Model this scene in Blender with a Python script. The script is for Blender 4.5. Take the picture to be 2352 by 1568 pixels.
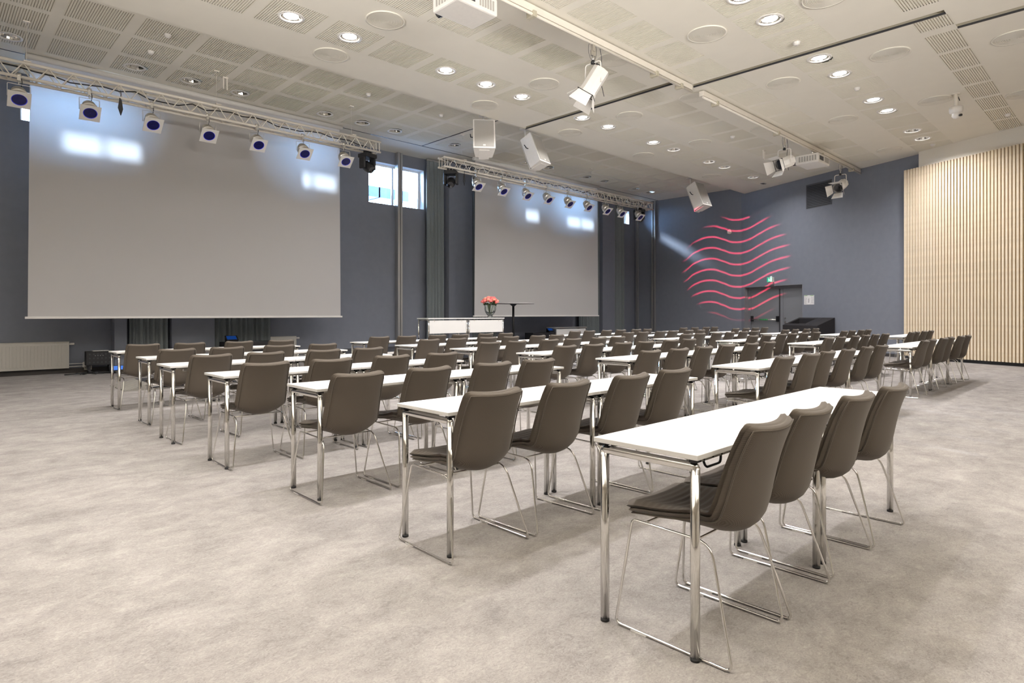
import bpy, bmesh, math, random
from mathutils import Vector, Matrix
random.seed(7)
PI = math.pi
R = math.radians
S = bpy.context.scene
COL = S.collection
for o in list(bpy.data.objects):
    bpy.data.objects.remove(o)

# ------------------------------------------------------------------ camera, world, sun, lamps, exposure
cd = bpy.data.cameras.new('camera')
cam = bpy.data.objects.new('camera', cd); COL.objects.link(cam)
cam.location = (0, 0, 1.235)
cam.rotation_euler = (R(90), 0, -0.76714)
cd.sensor_fit = 'HORIZONTAL'; cd.sensor_width = 36.0
cd.lens = 1408.93 / 2352 * 36.0
cd.shift_x = 0.0
cd.shift_y = -(784 - 720.3) / 2352
cd.clip_end = 200
S.camera = cam

EXPOSURE = -0.38
DOWN_W = 72.0
UP_W = 1250.0
SUN_W = 30.0
SKY = 90.0
S.view_settings.view_transform = 'Standard'
S.view_settings.look = 'None'
S.view_settings.exposure = EXPOSURE
S.view_settings.gamma = 1.0
S.view_settings.use_curve_mapping = False

w = bpy.data.worlds.new('world'); S.world = w; w.use_nodes = True
bg = w.node_tree.nodes['Background']
bg.inputs['Color'].default_value = (0.40, 0.64, 1.0, 1)
bg.inputs['Strength'].default_value = SKY

sd = bpy.data.lights.new('sun', 'SUN'); sd.energy = SUN_W; sd.angle = R(7.0); sd.color = (0.80, 0.90, 1.0)
sun = bpy.data.objects.new('sun', sd); COL.objects.link(sun)
sun.rotation_euler = Vector((0.30, -1.0, -0.59)).to_track_quat('-Z', 'Y').to_euler()
sun.location = (5, 30, 12)

def area(name, loc, size, power, color, target, size_y=None, spread=PI):
    ld = bpy.data.lights.new(name, 'AREA'); ld.energy = power; ld.color = color; ld.spread = spread
    ld.shape = 'RECTANGLE' if size_y else 'DISK'; ld.size = size
    if size_y: ld.size_y = size_y
    o = bpy.data.objects.new(name, ld); COL.objects.link(o)
    o.location = loc
    o.rotation_euler = (Vector(target) - Vector(loc)).to_track_quat('-Z', 'Y').to_euler()
    return o
WARM = (1.0, 0.97, 0.93)
# added fill lamps out of view, aimed upward to brighten the ceiling
area('ceiling_fill', (-5.6, 4.5, 2.6), 10.0, UP_W, WARM, (-1.6, 5.6, 6.6), 0.4, R(88))
area('ceiling_fill', (5.0, -6.6, 2.6), 12.0, UP_W * 1.2, WARM, (6.6, -2.4, 6.6), 0.4, R(88))

# ------------------------------------------------------------------ materials
def mat(name, col, rough=0.6, metal=0.0, vary=0.04, scale=30.0, spec=0.5, bump=0.0, coat=0.0):
    m = bpy.data.materials.new(name); m.use_nodes = True
    nt = m.node_tree; b = nt.nodes['Principled BSDF']
    b.inputs['Roughness'].default_value = rough
    b.inputs['Metallic'].default_value = metal
    b.inputs['Specular IOR Level'].default_value = spec
    b.inputs['Coat Weight'].default_value = coat
    tc = nt.nodes.new('ShaderNodeTexCoord')
    nz = nt.nodes.new('ShaderNodeTexNoise'); nz.inputs['Scale'].default_value = scale; nz.inputs['Detail'].default_value = 2
    nt.links.new(tc.outputs['Object'], nz.inputs['Vector'])
    rp = nt.nodes.new('ShaderNodeValToRGB')
    rp.color_ramp.elements[0].position = 0.3; rp.color_ramp.elements[1].position = 0.7
    rp.color_ramp.elements[0].color = tuple(c * (1 - vary) for c in col) + (1,)
    rp.color_ramp.elements[1].color = tuple(min(1, c * (1 + vary)) for c in col) + (1,)
    nt.links.new(nz.outputs['Fac'], rp.inputs['Fac'])
    nt.links.new(rp.outputs['Color'], b.inputs['Base Color'])
    if bump:
        bp = nt.nodes.new('ShaderNodeBump'); bp.inputs['Strength'].default_value = bump; bp.inputs['Distance'].default_value = 0.002
        nt.links.new(nz.outputs['Fac'], bp.inputs['Height']); nt.links.new(bp.outputs['Normal'], b.inputs['Normal'])
    return m

M = {}
M['ceil'] = mat('ceiling_paint', (0.83, 0.79, 0.70), 0.9, vary=0.01, scale=3)
M['panel'] = mat('perforated_board', (0.80, 0.76, 0.66), 0.9, vary=0.01, scale=3)
M['slot'] = mat('slot_dark', (0.62, 0.58, 0.50), 0.9)
M['wall'] = mat('grey_blue_wall', (0.195, 0.210, 0.255), 0.85, vary=0.03, scale=6, bump=0.05)
M['fascia'] = mat('white_plaster', (0.82, 0.78, 0.70), 0.9, vary=0.01)
M['wallp'] = mat('plain_wall', (0.55, 0.52, 0.48), 0.9)
M['base'] = mat('dark_skirting', (0.05, 0.045, 0.045), 0.6)
M['white'] = mat('white_laminate', (0.86, 0.85, 0.83), 0.35, vary=0.005, scale=4, spec=0.35)
M['edge'] = mat('white_plastic', (0.78, 0.76, 0.73), 0.45, vary=0.01)
M['chrome'] = mat('chrome', (0.86, 0.85, 0.83), 0.10, 1.0, vary=0.02, scale=8)
M['steel'] = mat('polished_aluminium', (0.72, 0.70, 0.66), 0.28, 1.0, vary=0.05, scale=20)
M['black'] = mat('black_plastic', (0.012, 0.012, 0.014), 0.5)
M['blackmat'] = mat('black_board', (0.018, 0.016, 0.018), 0.75, vary=0.1)
M['charcoal'] = mat('dark_grey_metal', (0.05, 0.05, 0.055), 0.45, 0.3)
M['truss'] = mat('cream_painted_truss', (0.80, 0.75, 0.67), 0.45, vary=0.02, scale=10)
M['lampwhite'] = mat('white_painted_metal', (0.82, 0.79, 0.75), 0.4, vary=0.02)
M['grille'] = mat('speaker_grille', (0.42, 0.40, 0.37), 0.7, vary=0.15, scale=260)
M['vent'] = mat('dark_grey_louvre', (0.085, 0.09, 0.105), 0.6)
M['alu'] = mat('anodised_profile', (0.42, 0.42, 0.42), 0.4, 0.6, vary=0.02)
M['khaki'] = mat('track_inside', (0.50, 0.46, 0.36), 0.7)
M['slat'] = mat('birch_slat', (0.80, 0.69, 0.52), 0.6, vary=0.05, scale=14)
M['slatback'] = mat('brown_backing', (0.33, 0.22, 0.12), 0.9, vary=0.1)
M['curtain'] = mat('grey_curtain', (0.20, 0.225, 0.235), 0.9, vary=0.06, scale=40)
M['rad'] = mat('radiator_enamel', (0.62, 0.60, 0.56), 0.4, vary=0.01)
M['stage'] = mat('stage_carpet', (0.022, 0.024, 0.032), 0.95, vary=0.25, scale=80)
M['ramp'] = mat('grey_rubber', (0.26, 0.245, 0.22), 0.7)
M['facade'] = mat('pale_facade', (0.75, 0.76, 0.78), 0.8)
M['ledge'] = mat('blue_grey_ledge', (0.36, 0.45, 0.58), 0.8)
M['sill'] = mat('white_reveal', (0.88, 0.89, 0.90), 0.7)
M['ground'] = mat('asphalt', (0.25, 0.25, 0.25), 0.9)
M['leaf'] = mat('leaf_green', (0.06, 0.17, 0.035), 0.5, vary=0.3)
M['stem'] = mat('stem_green', (0.35, 0.55, 0.12), 0.5, vary=0.2)
M['petal'] = mat('coral_petal', (0.80, 0.17, 0.155), 0.6, vary=0.25, scale=25)
M['peach'] = mat('peach_petal', (0.85, 0.30, 0.20), 0.6, vary=0.25, scale=25)
M['paper'] = mat('printed_paper', (0.80, 0.79, 0.80), 0.8, vary=0.10, scale=22)
M['greenstrip'] = mat('green_print', (0.20, 0.42, 0.12), 0.8)
M['doorp'] = mat('grey_door_paint', (0.215, 0.22, 0.24), 0.6, vary=0.02)
M['bluegel'] = mat('blue_gel', (0.010, 0.010, 0.09), 0.18, vary=0.2)
M['gelrim'] = mat('blue_gel_rim', (0.02, 0.03, 0.75), 0.3)
M['lens'] = mat('dark_lens', (0.01, 0.01, 0.012), 0.05, coat=1.0)
M['blueplastic'] = mat('blue_plastic', (0.03, 0.06, 0.55), 0.4)

def emit(name, col, strength):
    m = bpy.data.materials.new(name); m.use_nodes = True
    nt = m.node_tree; nt.nodes.clear()
    e = nt.nodes.new('ShaderNodeEmission'); e.inputs['Color'].default_value = col + (1,); e.inputs['Strength'].default_value = strength
    o = nt.nodes.new('ShaderNodeOutputMaterial'); nt.links.new(e.outputs[0], o.inputs[0])
    return m
M['lamp'] = emit('lamp_glow', (0.93, 0.95, 1.0), 6.0)
M['exitgreen'] = emit('exit_green', (0.05, 0.75, 0.42), 1.0)
M['exitwhite'] = emit('exit_white', (0.9, 1.0, 0.97), 1.6)
M['bluescreen'] = emit('blue_screen', (0.10, 0.28, 0.95), 1.1)
M['bluescreendim'] = emit('blue_screen_dim', (0.02, 0.10, 0.45), 0.5)

# carpet: mottled beige and grey, fine pile
m = bpy.data.materials.new('mottled_carpet'); m.use_nodes = True; M['carpet'] = m
nt = m.node_tree; b = nt.nodes['Principled BSDF']; b.inputs['Roughness'].default_value = 0.95; b.inputs['Specular IOR Level'].default_value = 0.15
tc = nt.nodes.new('ShaderNodeTexCoord')
mp = nt.nodes.new('ShaderNodeMapping'); mp.inputs['Rotation'].default_value = (0, 0, 0.12); mp.inputs['Scale'].default_value = (0.72, 1.0, 1.0)
nt.links.new(tc.outputs['Object'], mp.inputs['Vector'])
def noise(scale, detail, rough, dist=0.0):
    n = nt.nodes.new('ShaderNodeTexNoise'); n.inputs['Scale'].default_value = scale; n.inputs['Detail'].default_value = detail
    n.inputs['Roughness'].default_value = rough; n.inputs['Distortion'].default_value = dist
    nt.links.new(mp.outputs[0], n.inputs['Vector']); return n
n1 = noise(4.2, 9, 0.74, 0.3); n2 = noise(55.0, 5, 0.75, 2.2); n3 = noise(0.9, 3, 0.5)
def mth(op, a, bb):
    n = nt.nodes.new('ShaderNodeMath'); n.operation = op
    for i, v in enumerate((a, bb)):
        if isinstance(v, (int, float)): n.inputs[i].default_value = v
        else: nt.links.new(v, n.inputs[i])
    return n.outputs[0]
s1 = mth('MULTIPLY', n1.outputs['Fac'], 0.46); s2 = mth('MULTIPLY', n2.outputs['Fac'], 0.42); s3 = mth('MULTIPLY', n3.outputs['Fac'], 0.12)
sm = mth('ADD', mth('ADD', s1, s2), s3)
rp = nt.nodes.new('ShaderNodeValToRGB'); el = rp.color_ramp.elements
el[0].position = 0.40; el[0].color = (0.222, 0.203, 0.198, 1)
el[1].position = 0.60; el[1].color = (0.415, 0.388, 0.368, 1)
e2 = el.new(0.50); e2.color = (0.318, 0.294, 0.282, 1)
nt.links.new(sm, rp.inputs['Fac']); nt.links.new(rp.outputs['Color'], b.inputs['Base Color'])
bp = nt.nodes.new('ShaderNodeBump'); bp.inputs['Strength'].default_value = 0.35; bp.inputs['Distance'].default_value = 0.004
nt.links.new(n2.outputs['Fac'], bp.inputs['Height']); nt.links.new(bp.outputs['Normal'], b.inputs['Normal'])

# upholstery: taupe woven fabric
m = bpy.data.materials.new('taupe_fabric'); m.use_nodes = True; M['fabric'] = m
nt = m.node_tree; b = nt.nodes['Principled BSDF']; b.inputs['Roughness'].default_value = 0.9; b.inputs['Specular IOR Level'].default_value = 0.2
b.inputs['Sheen Weight'].default_value = 0.15; b.inputs['Sheen Roughness'].default_value = 0.5
tc = nt.nodes.new('ShaderNodeTexCoord')
wv = nt.nodes.new('ShaderNodeTexWave'); wv.inputs['Scale'].default_value = 150; wv.inputs['Distortion'].default_value = 1.0
wv.bands_direction = 'DIAGONAL'
nt.links.new(tc.outputs['Object'], wv.inputs['Vector'])
rp = nt.nodes.new('ShaderNodeValToRGB')
rp.color_ramp.elements[0].color = (0.092, 0.076, 0.062, 1); rp.color_ramp.elements[1].color = (0.128, 0.107, 0.088, 1)
nt.links.new(wv.outputs['Fac'], rp.inputs['Fac']); nt.links.new(rp.outputs['Color'], b.inputs['Base Color'])
bp = nt.nodes.new('ShaderNodeBump'); bp.inputs['Strength'].default_value = 0.15; bp.inputs['Distance'].default_value = 0.001
nt.links.new(wv.outputs['Fac'], bp.inputs['Height']); nt.links.new(bp.outputs['Normal'], b.inputs['Normal'])

# projection cloth: white, lets light from behind through
m = bpy.data.materials.new('projection_cloth'); m.use_nodes = True; M['cloth'] = m
nt = m.node_tree; nt.nodes.clear()
df = nt.nodes.new('ShaderNodeBsdfDiffuse'); df.inputs['Color'].default_value = (0.66, 0.64, 0.63, 1)
tl = nt.nodes.new('ShaderNodeBsdfTranslucent'); tl.inputs['Color'].default_value = (0.80, 0.82, 0.84, 1)
mx = nt.nodes.new('ShaderNodeMixShader')
tc = nt.nodes.new('ShaderNodeTexCoord'); nz = nt.nodes.new('ShaderNodeTexNoise'); nz.inputs['Scale'].default_value = 1.2
nt.links.new(tc.outputs['Object'], nz.inputs['Vector'])
mr = nt.nodes.new('ShaderNodeMapRange'); mr.inputs['To Min'].default_value = 0.20; mr.inputs['To Max'].default_value = 0.26
nt.links.new(nz.outputs['Fac'], mr.inputs['Value']); nt.links.new(mr.outputs[0], mx.inputs[0])
ot = nt.nodes.new('ShaderNodeOutputMaterial')
nt.links.new(df.outputs[0], mx.inputs[1]); nt.links.new(tl.outputs[0], mx.inputs[2]); nt.links.new(mx.outputs[0], ot.inputs[0])

# window pane
m = bpy.data.materials.new('window_glass'); m.use_nodes = True; M['glass'] = m
nt = m.node_tree; nt.nodes.clear()
tr = nt.nodes.new('ShaderNodeBsdfTransparent'); tr.inputs['Color'].default_value = (0.94, 0.97, 1.0, 1)
gl = nt.nodes.new('ShaderNodeBsdfGlossy'); gl.inputs['Roughness'].default_value = 0.02
fr = nt.nodes.new('ShaderNodeFresnel'); fr.inputs['IOR'].default_value = 1.45
mx = nt.nodes.new('ShaderNodeMixShader'); ot = nt.nodes.new('ShaderNodeOutputMaterial')
nt.links.new(fr.outputs[0], mx.inputs[0]); nt.links.new(tr.outputs[0], mx.inputs[1]); nt.links.new(gl.outputs[0], mx.inputs[2]); nt.links.new(mx.outputs[0], ot.inputs[0])
m = bpy.data.materials.new('clear_vase_glass'); m.use_nodes = True; M['vase'] = m
b = m.node_tree.nodes['Principled BSDF']; b.inputs['Transmission Weight'].default_value = 1.0; b.inputs['Roughness'].default_value = 0.03
b.inputs['IOR'].default_value = 1.45; b.inputs['Base Color'].default_value = (0.93, 0.97, 0.93, 1)

# ------------------------------------------------------------------ mesh helpers
class MB:
    def __init__(s): s.v = []; s.f = []; s.sm = []
    def add(s, vs, fs, smooth=False):
        o = len(s.v); s.v += [tuple(p) for p in vs]
        for f in fs: s.f.append(tuple(i + o for i in f)); s.sm.append(smooth)
        return s
    def box(s, x0, x1, y0, y1, z0, z1, bev=0.0, mtx=None):
        if bev <= 0:
            vs = [(x, y, z) for z in (z0, z1) for y in (y0, y1) for x in (x0, x1)]
            fs = [(0, 2, 3, 1), (4, 5, 7, 6), (0, 1, 5, 4), (2, 6, 7, 3), (0, 4, 6, 2), (1, 3, 7, 5)]
        else:
            bm = bmesh.new(); bmesh.ops.create_cube(bm, size=1)
            for q in bm.verts:
                q.co = Vector(((x0 + x1) / 2 + q.co.x * (x1 - x0), (y0 + y1) / 2 + q.co.y * (y1 - y0), (z0 + z1) / 2 + q.co.z * (z1 - z0)))
            bmesh.ops.bevel(bm, geom=bm.edges[:], offset=bev, segments=2, affect='EDGES', profile=0.5)
            bm.verts.index_update(); vs = [q.co.copy() for q in bm.verts]; fs = [[q.index for q in f.verts] for f in bm.faces]; bm.free()
        if mtx: vs = [mtx @ Vector(p) for p in vs]
        return s.add(vs, fs)
    def tube(s, pts, r, n=8, closed=False, cap=True):
        pts = [Vector(p) for p in pts]; N = len(pts); rings = []; up = None
        for i, p in enumerate(pts):
            if closed: t = (pts[(i + 1) % N] - pts[i - 1]).normalized()
            else: t = (pts[min(i + 1, N - 1)] - pts[max(i - 1, 0)]).normalized()
            if up is None:
                a = Vector((0, 0, 1)) if abs(t.z) < 0.9 else Vector((1, 0, 0)); up = (a - t * a.dot(t)).normalized()
            else:
                up = up - t * up.dot(t)
                if up.length < 1e-6: up = t.orthogonal()
                up.normalize()
            bn = t.cross(up); rr = r[i] if isinstance(r, (list, tuple)) else r
            rings.append([p + (up * math.cos(2 * PI * k / n) + bn * math.sin(2 * PI * k / n)) * rr for k in range(n)])
        vs = [q for g in rings for q in g]; fs = []
        for i in range(N if closed else N - 1):
            j = (i + 1) % N
            for k in range(n): fs.append((i * n + k, i * n + (k + 1) % n, j * n + (k + 1) % n, j * n + k))
        s.add(vs, fs, True)
        if cap and not closed:
            o = len(s.v) - len(vs)
            s.f.append(tuple(o + k for k in reversed(range(n)))); s.sm.append(False)
            s.f.append(tuple(o + (N - 1) * n + k for k in range(n))); s.sm.append(False)
        return s
    def cyl(s, p0, p1, r, n=12, r1=None):
        return s.tube([p0, p1], [r, r if r1 is None else r1], n)
    def lathe(s, prof, n=24, mtx=None, flute=None):
        vs = []; fs = []
        for (r, z) in prof:
            for k in range(n):
                a = 2 * PI * k / n; rr = r * (flute(a, z) if flute else 1.0)
                vs.append(Vector((rr * math.cos(a), rr * math.sin(a), z)))
        for i in range(len(prof) - 1):
            for k in range(n): fs.append((i * n + k, i * n + (k + 1) % n, (i + 1) * n + (k + 1) % n, (i + 1) * n + k))
        if mtx: vs = [mtx @ p for p in vs]
        return s.add(vs, fs, True)
    def quad(s, a, b, c, d): return s.add([a, b, c, d], [(0, 1, 2, 3)])
    def build(s, name, m, parent=None, loc=None):
        me = bpy.data.meshes.new(name); me.from_pydata(s.v, [], s.f); me.update()
        if any(s.sm): me.polygons.foreach_set('use_smooth', s.sm)
        me.materials.append(M[m] if isinstance(m, str) else m)
        o = bpy.data.objects.new(name, me); COL.objects.link(o)
        if parent: o.parent = parent
        if loc: o.location = loc
        return o

def tag(o, label=None, cat=None, group=None, kind=None):
    if label: o['label'] = label
    if cat: o['category'] = cat
    if group: o['group'] = group
    if kind: o['kind'] = kind
    return o
def empty(name, loc=(0, 0, 0), rz=0.0):
    o = bpy.data.objects.new(name, None); COL.objects.link(o); o.empty_display_size = 0.1
    o.location = loc; o.rotation_euler = (0, 0, rz); return o
KIDS = {}
def copy_tree(o, parent=None):
    c = o.copy(); COL.objects.link(c)
    if parent: c.parent = parent
    for ch in list(o.children): copy_tree(ch, c)
    return c
def obj_from(name, mesh, parent=None, loc=(0, 0, 0), rot=(0, 0, 0)):
    o = bpy.data.objects.new(name, mesh); COL.objects.link(o); o.location = loc; o.rotation_euler = rot
    if parent: o.parent = parent
    return o
def fillet(pts, r, seg=5, closed=False):
    pts = [Vector(p) for p in pts]; N = len(pts); out = []
    for i, p in enumerate(pts):
        if not closed and i in (0, N - 1): out.append(p); continue
        a = (pts[i - 1] - p); b = (pts[(i + 1) % N] - p)
        rr = r[i] if isinstance(r, (list, tuple)) else r
        rr = min(rr, a.length * 0.48, b.length * 0.48)
        a = p + a.normalized() * rr; b = p + b.normalized() * rr
        for k in range(seg + 1):
            t = k / seg; out.append(a * (1 - t) ** 2 + p * 2 * t * (1 - t) + b * t * t)
    return out
ORD = ['first', 'second', 'third', 'fourth', 'fifth', 'sixth', 'seventh', 'eighth', 'ninth', 'tenth', 'eleventh', 'twelfth', 'thirteenth', 'fourteenth', 'fifteenth', 'sixteenth', 'seventeenth', 'eighteenth']

# ------------------------------------------------------------------ the shell of the hall
ZS, ZM, ZR = 6.03, 5.77, 5.62          # strip ceiling, main ceiling, rear ceiling
YE, YR, YW, XG = 10.6, 6.16, 15.6, 22.5
XL, YB = -6.0, -7.0
tag(MB().box(XL, 24, YB, YW + 0.4, -0.2, 0).build('floor', 'carpet'), kind='structure')
MB  # (helpers above)

# perforated ceiling panels ------------------------------------------------
def panel_mesh(sx, sy, along_y, hole=0.0, pitch=0.0345, slot=0.013, depth=0.014):
    b = MB(); L, Wd = (sy, sx) if along_y else (sx, sy)
    n = int(Wd / pitch); off = (Wd - n * pitch) / 2
    bands = []; x = -Wd / 2
    bands.append((x, x + off + (pitch - slot) / 2, 0)); x += off + (pitch - slot) / 2
    for i in range(n):
        bands.append((x, x + slot, depth)); x += slot
        e = x + (pitch - slot) if i < n - 1 else Wd / 2
        bands.append((x, e, 0)); x = e
    def P(u, v, z): return (u, v, z) if along_y else (v, u, z)
    prev = None
    land, slotf = [], []
    for (a, c, z) in bands:
        mid = (a + c) / 2; segs = [(-L / 2, L / 2)]
        if hole and abs(mid) < hole:
            h = math.sqrt(hole * hole - mid * mid); segs = [(-L / 2, -h), (h, L / 2)]
        for (v0, v1) in segs:
            (slotf if z else land).append((a, c, v0, v1, z))
            if z:   # slot walls
                b.quad(P(a, v0, 0), P(a, v1, 0), P(a, v1, z), P(a, v0, z)); b.quad(P(c, v0, 0), P(c, v1, 0), P(c, v1, z), P(c, v0, z))
    nl = len(b.f)
    for (a, c, v0, v1, z) in land: b.quad(P(a, v0, 0), P(c, v0, 0), P(c, v1, 0), P(a, v1, 0))
    ns = len(b.f)
    for (a, c, v0, v1, z) in slotf: b.quad(P(a, v0, z), P(c, v0, z), P(c, v1, z), P(a, v1, z))
    me = bpy.data.meshes.new('panel'); me.from_pydata(b.v, [], b.f); me.update()
    me.materials.append(M['panel']); me.materials.append(M['slot'])
    for i, p in enumerate(me.polygons):
        p.material_index = 1 if i >= ns else 0
    return me
PW = 0.85
bands = []      # (y0, y1, z, xs(list of centres), width, along_y, x limits)
xc_s = [1.10 + 0.984 * (k - 0.02) for k in range(-3, 21)]
xc_m = [4.08 + 0.99 * k for k in range(-6, 18)]
xc_m = [x for x in xc_m if not (10.1 < x < 10.9)]
xc_r = [8.19 + 0.99 * k for k in range(-8, 12)]
xc_b = [11.9 + 1.035 * k for k in range(-9, 7)]
LIT_M = [4.08, 5.07, 7.06, 8.06, 9.06, 11.03, 12.02, 13.98, 14.98, 16.96, 17.91, 19.91]
LIT_R = [8.19, 9.12, 11.11, 12.11, 14.09, 15.04, 17.11, 18.06]
OFF_S = [1.10, 3.0, 4.0, 5.0, 6.99, 8.0, 8.97, 10.96, 13.87, 14.94, 16.85, 17.84, 19.79, 20.71]
bands = [(11.28, 12.11, ZS, xc_s, PW, True), (12.25, 13.08, ZS, xc_s, PW, True), (13.24, 14.06, ZS, xc_s, PW, True),
         (8.68, 9.52, ZM, xc_m, PW, True), (6.93, 7.77, ZM, xc_m, PW, True),
         (5.23, 5.90, ZR, xc_r, PW, True), (3.47, 4.34, ZR, xc_r, 0.87, True), (2.02, 2.49, ZR, xc_b, 0.92, False)]
def near(x, lst, tol=0.3): return any(abs(x - q) < tol for q in lst)
cb = MB(); panel_jobs = []
GROOVES = [(10.56, 10.70, YR + 0.36, YE + 0.02, ZM), (10.64, 10.78, 2.05, YR - 0.05, ZR), (11.30, 11.46, YB, 2.03, ZR)]
def ceil_zone(x0, x1, y0, y1, z, zb, groove):
    """cells of one ceiling level; holes where panels or tracks sit"""
    ys = sorted(set([y0, y1] + [q for b_ in zb for q in b_[:2]] + [q for g in groove for q in g[2:4] if y0 < q < y1]))
    for a, c in zip(ys[:-1], ys[1:]):
        if c - a < 1e-4: continue
        mid = (a + c) / 2; cuts = []
        for (b0, b1, bz, xs, wdt, al) in zb:
            if b0 - 1e-6 <= mid <= b1 + 1e-6:
                for x in xs:
                    l, r = x - wdt / 2, x + wdt / 2
                    if l < x0 + 0.02 or r > x1 - 0.02: continue
                    ok = True
                    for g in groove:
                        if g[2] < b1 and g[3] > b0 and l < g[1] and r > g[0]:
                            if x < g[0]: r = g[0] - 0.04
                            else: l = g[1] + 0.04
                            if r - l < 0.2: ok = False
                    if ok: cuts.append((l, r, 'p', (l, r, b0, b1, bz, al)))
        for g in groove:
            if g[2] - 1e-6 <= mid <= g[3] + 1e-6: cuts.append((g[0], g[1], 'g', None))
        cuts.sort(); x = x0
        for (l, r, k, info) in cuts:
            if l > x: cb.quad((x, a, z), (x, c, z), (l, c, z), (l, a, z))
            x = max(x, r)
            if k == 'p' and info not in panel_jobs: panel_jobs.append(info)
        if x < x1: cb.quad((x, a, z), (x, c, z), (x1, c, z), (x1, a, z))
ceil_zone(XL, 24, YE, YW + 0.05, ZS, bands[:3], [])
ceil_zone(XL, 24, YR, YE, ZM, bands[3:5], GROOVES[:1])
ceil_zone(XL, 24, YB, YR, ZR, bands[5:], GROOVES[1:])
for (xa, xb, ya, yb, z) in GROOVES:            # recessed tracks
    d = 0.16
    cb.quad((xa, ya, z + d), (xb, ya, z + d), (xb, yb, z + d), (xa, yb, z + d))
cb.box(XL, 24, YE - 0.001, YE, ZM, ZS + 0.2); cb.box(XL, 24, YR, YR + 0.001, ZR, ZM)
cb.quad((XL, YB, 6.5), (24, YB, 6.5), (24, YW + .4, 6.5), (XL, YW + .4, 6.5))
ceiling = tag(cb.build('ceiling', 'ceil'), kind='structure')
gi = 0
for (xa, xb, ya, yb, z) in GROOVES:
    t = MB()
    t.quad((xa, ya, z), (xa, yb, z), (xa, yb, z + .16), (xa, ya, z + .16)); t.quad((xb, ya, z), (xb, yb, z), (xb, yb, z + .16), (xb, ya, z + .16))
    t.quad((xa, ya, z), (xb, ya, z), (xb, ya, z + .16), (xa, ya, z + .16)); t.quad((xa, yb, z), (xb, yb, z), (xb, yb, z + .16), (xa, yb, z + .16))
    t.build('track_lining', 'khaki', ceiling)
    MB().box(xb - 0.012, xb + 0.014, ya, yb, z - 0.006, z + 0.02).build('track_edge', 'charcoal', ceiling)
pm = {}
for (l, r, y0, y1, z, al) in panel_jobs:
    x, y = (l + r) / 2, (y0 + y1) / 2
    hole = 0
    if z == ZM and y > 8.5 and near(x, LIT_M, .3): hole = 1
    if z == ZR and 3.3 < y < 4.4 and (near(x, LIT_R, .3) or (x < 7 and near(x, [6.21, 5.22, 3.24, 2.25, .27], .3))): hole = 1
    if z == ZS and y > 13.2 and near(x, OFF_S, .3): hole = 1
    lit = x
    if hole:
        lst = {ZM: LIT_M, ZR: LIT_R + [6.21, 5.22, 3.24, 2.25, .27], ZS: OFF_S}[z]
        lit = min(lst, key=lambda q: abs(q - x))
    if hole and abs(lit - x) > 0.02:   # keep the hole under the lamp: shift is absorbed by the trim ring
        pass
    key = (round(r - l, 3), round(y1 - y0, 3), al, hole)
    if key not in pm: pm[key] = panel_mesh(r - l, y1 - y0, al, 0.165 if hole else 0)
    obj_from('panel', pm[key], ceiling, (x, y, z))
# shallow seam lines of the strip ceiling
MB().box(XL, XG, 14.40, 14.425, ZS - 0.006, ZS + 0.01).build('joint_strip', 'charcoal', ceiling)
MB().box(10.30, 10.33, YE, 14.4, ZS - 0.005, ZS + 0.01).build('joint_strip', 'charcoal', ceiling)

# screen wall with its high windows ------------------------------------------------
WIN = [(1.43, 2.85, 5.10, 5.67), (5.75, 7.20, 5.10, 5.67), (9.30, 11.24, 4.46, 5.67), (12.98, 14.65, 5.10, 5.67), (16.0, 17.6, 5.10, 5.67), (21.45, 22.09, 5.10, 5.66)]
wb = MB(); cx = XL; T = 0.35
for (a, c, z0, z1) in WIN:
    wb.box(cx, a, YW, YW + T, 0, 6.4); wb.box(a, c, YW, YW + T, 0, z0); wb.box(a, c, YW, YW + T, z1, 6.4); cx = c
wb.box(cx, 24, YW, YW + T, 0, 6.4)
wall_front = tag(wb.build('wall_front', 'wall'), kind='structure')
for i, (a, c, z0, z1) in enumerate(WIN):
    fr = MB(); y0, y1 = YW + 0.25, YW + 0.31; fw = 0.045
    fr.box(a, a + fw, y0, y1, z0, z1); fr.box(c - fw, c, y0, y1, z0, z1); fr.box(a + fw, c - fw, y0, y1, z0, z0 + fw); fr.box(a + fw, c - fw, y0, y1, z1 - fw, z1)
    if c - a > 1.0: fr.box((a + c) / 2 - .03, (a + c) / 2 + .03, y0, y1, z0 + fw, z1 - fw)
    wn = tag(fr.build('window_%d' % (i + 1), 'sill'), kind='structure')
    xs = [a + fw, (a + c) / 2 - .03, (a + c) / 2 + .03, c - fw] if c - a > 1.0 else [a + fw, c - fw]
    for k in range(0, len(xs), 2): MB().box(xs[k], xs[k + 1], YW + .275, YW + .283, z0 + fw, z1 - fw).build('pane', 'glass', wn)
    rv = MB(); e = 0.004
    rv.box(a, c, YW + .001, y0, z0, z0 + e); rv.box(a, c, YW + .001, y0, z1 - e, z1); rv.box(a, a + e, YW + .001, y0, z0, z1); rv.box(c - e, c, YW + .001, y0, z0, z1)
    rv.build('reveal', 'sill', wn)
# world outside the windows: facade ledges and the ground
for (a, c) in ((8.6, 10.25), (10.30, 11.30)):
    o = MB().box(a - .2, c - 0.1, YW + .75, YW + 1.5, 4.80, 5.12).build('facade_ledge', 'ledge')
    tag(o, 'pale blue concrete ledge outside the tall window, %s of two' % ('left' if a < 9 else 'right'), 'ledge', 'ledges outside the window')
tag(MB().box(-30, 60, 30, 31, 0, 4.2).build('opposite_building', 'facade'), 'pale building front outside, across the yard', 'building')
tag(MB().box(-30, 60, YW + .36, 60, -0.3, -0.1).build('outside_ground', 'ground'), kind='structure')

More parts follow.
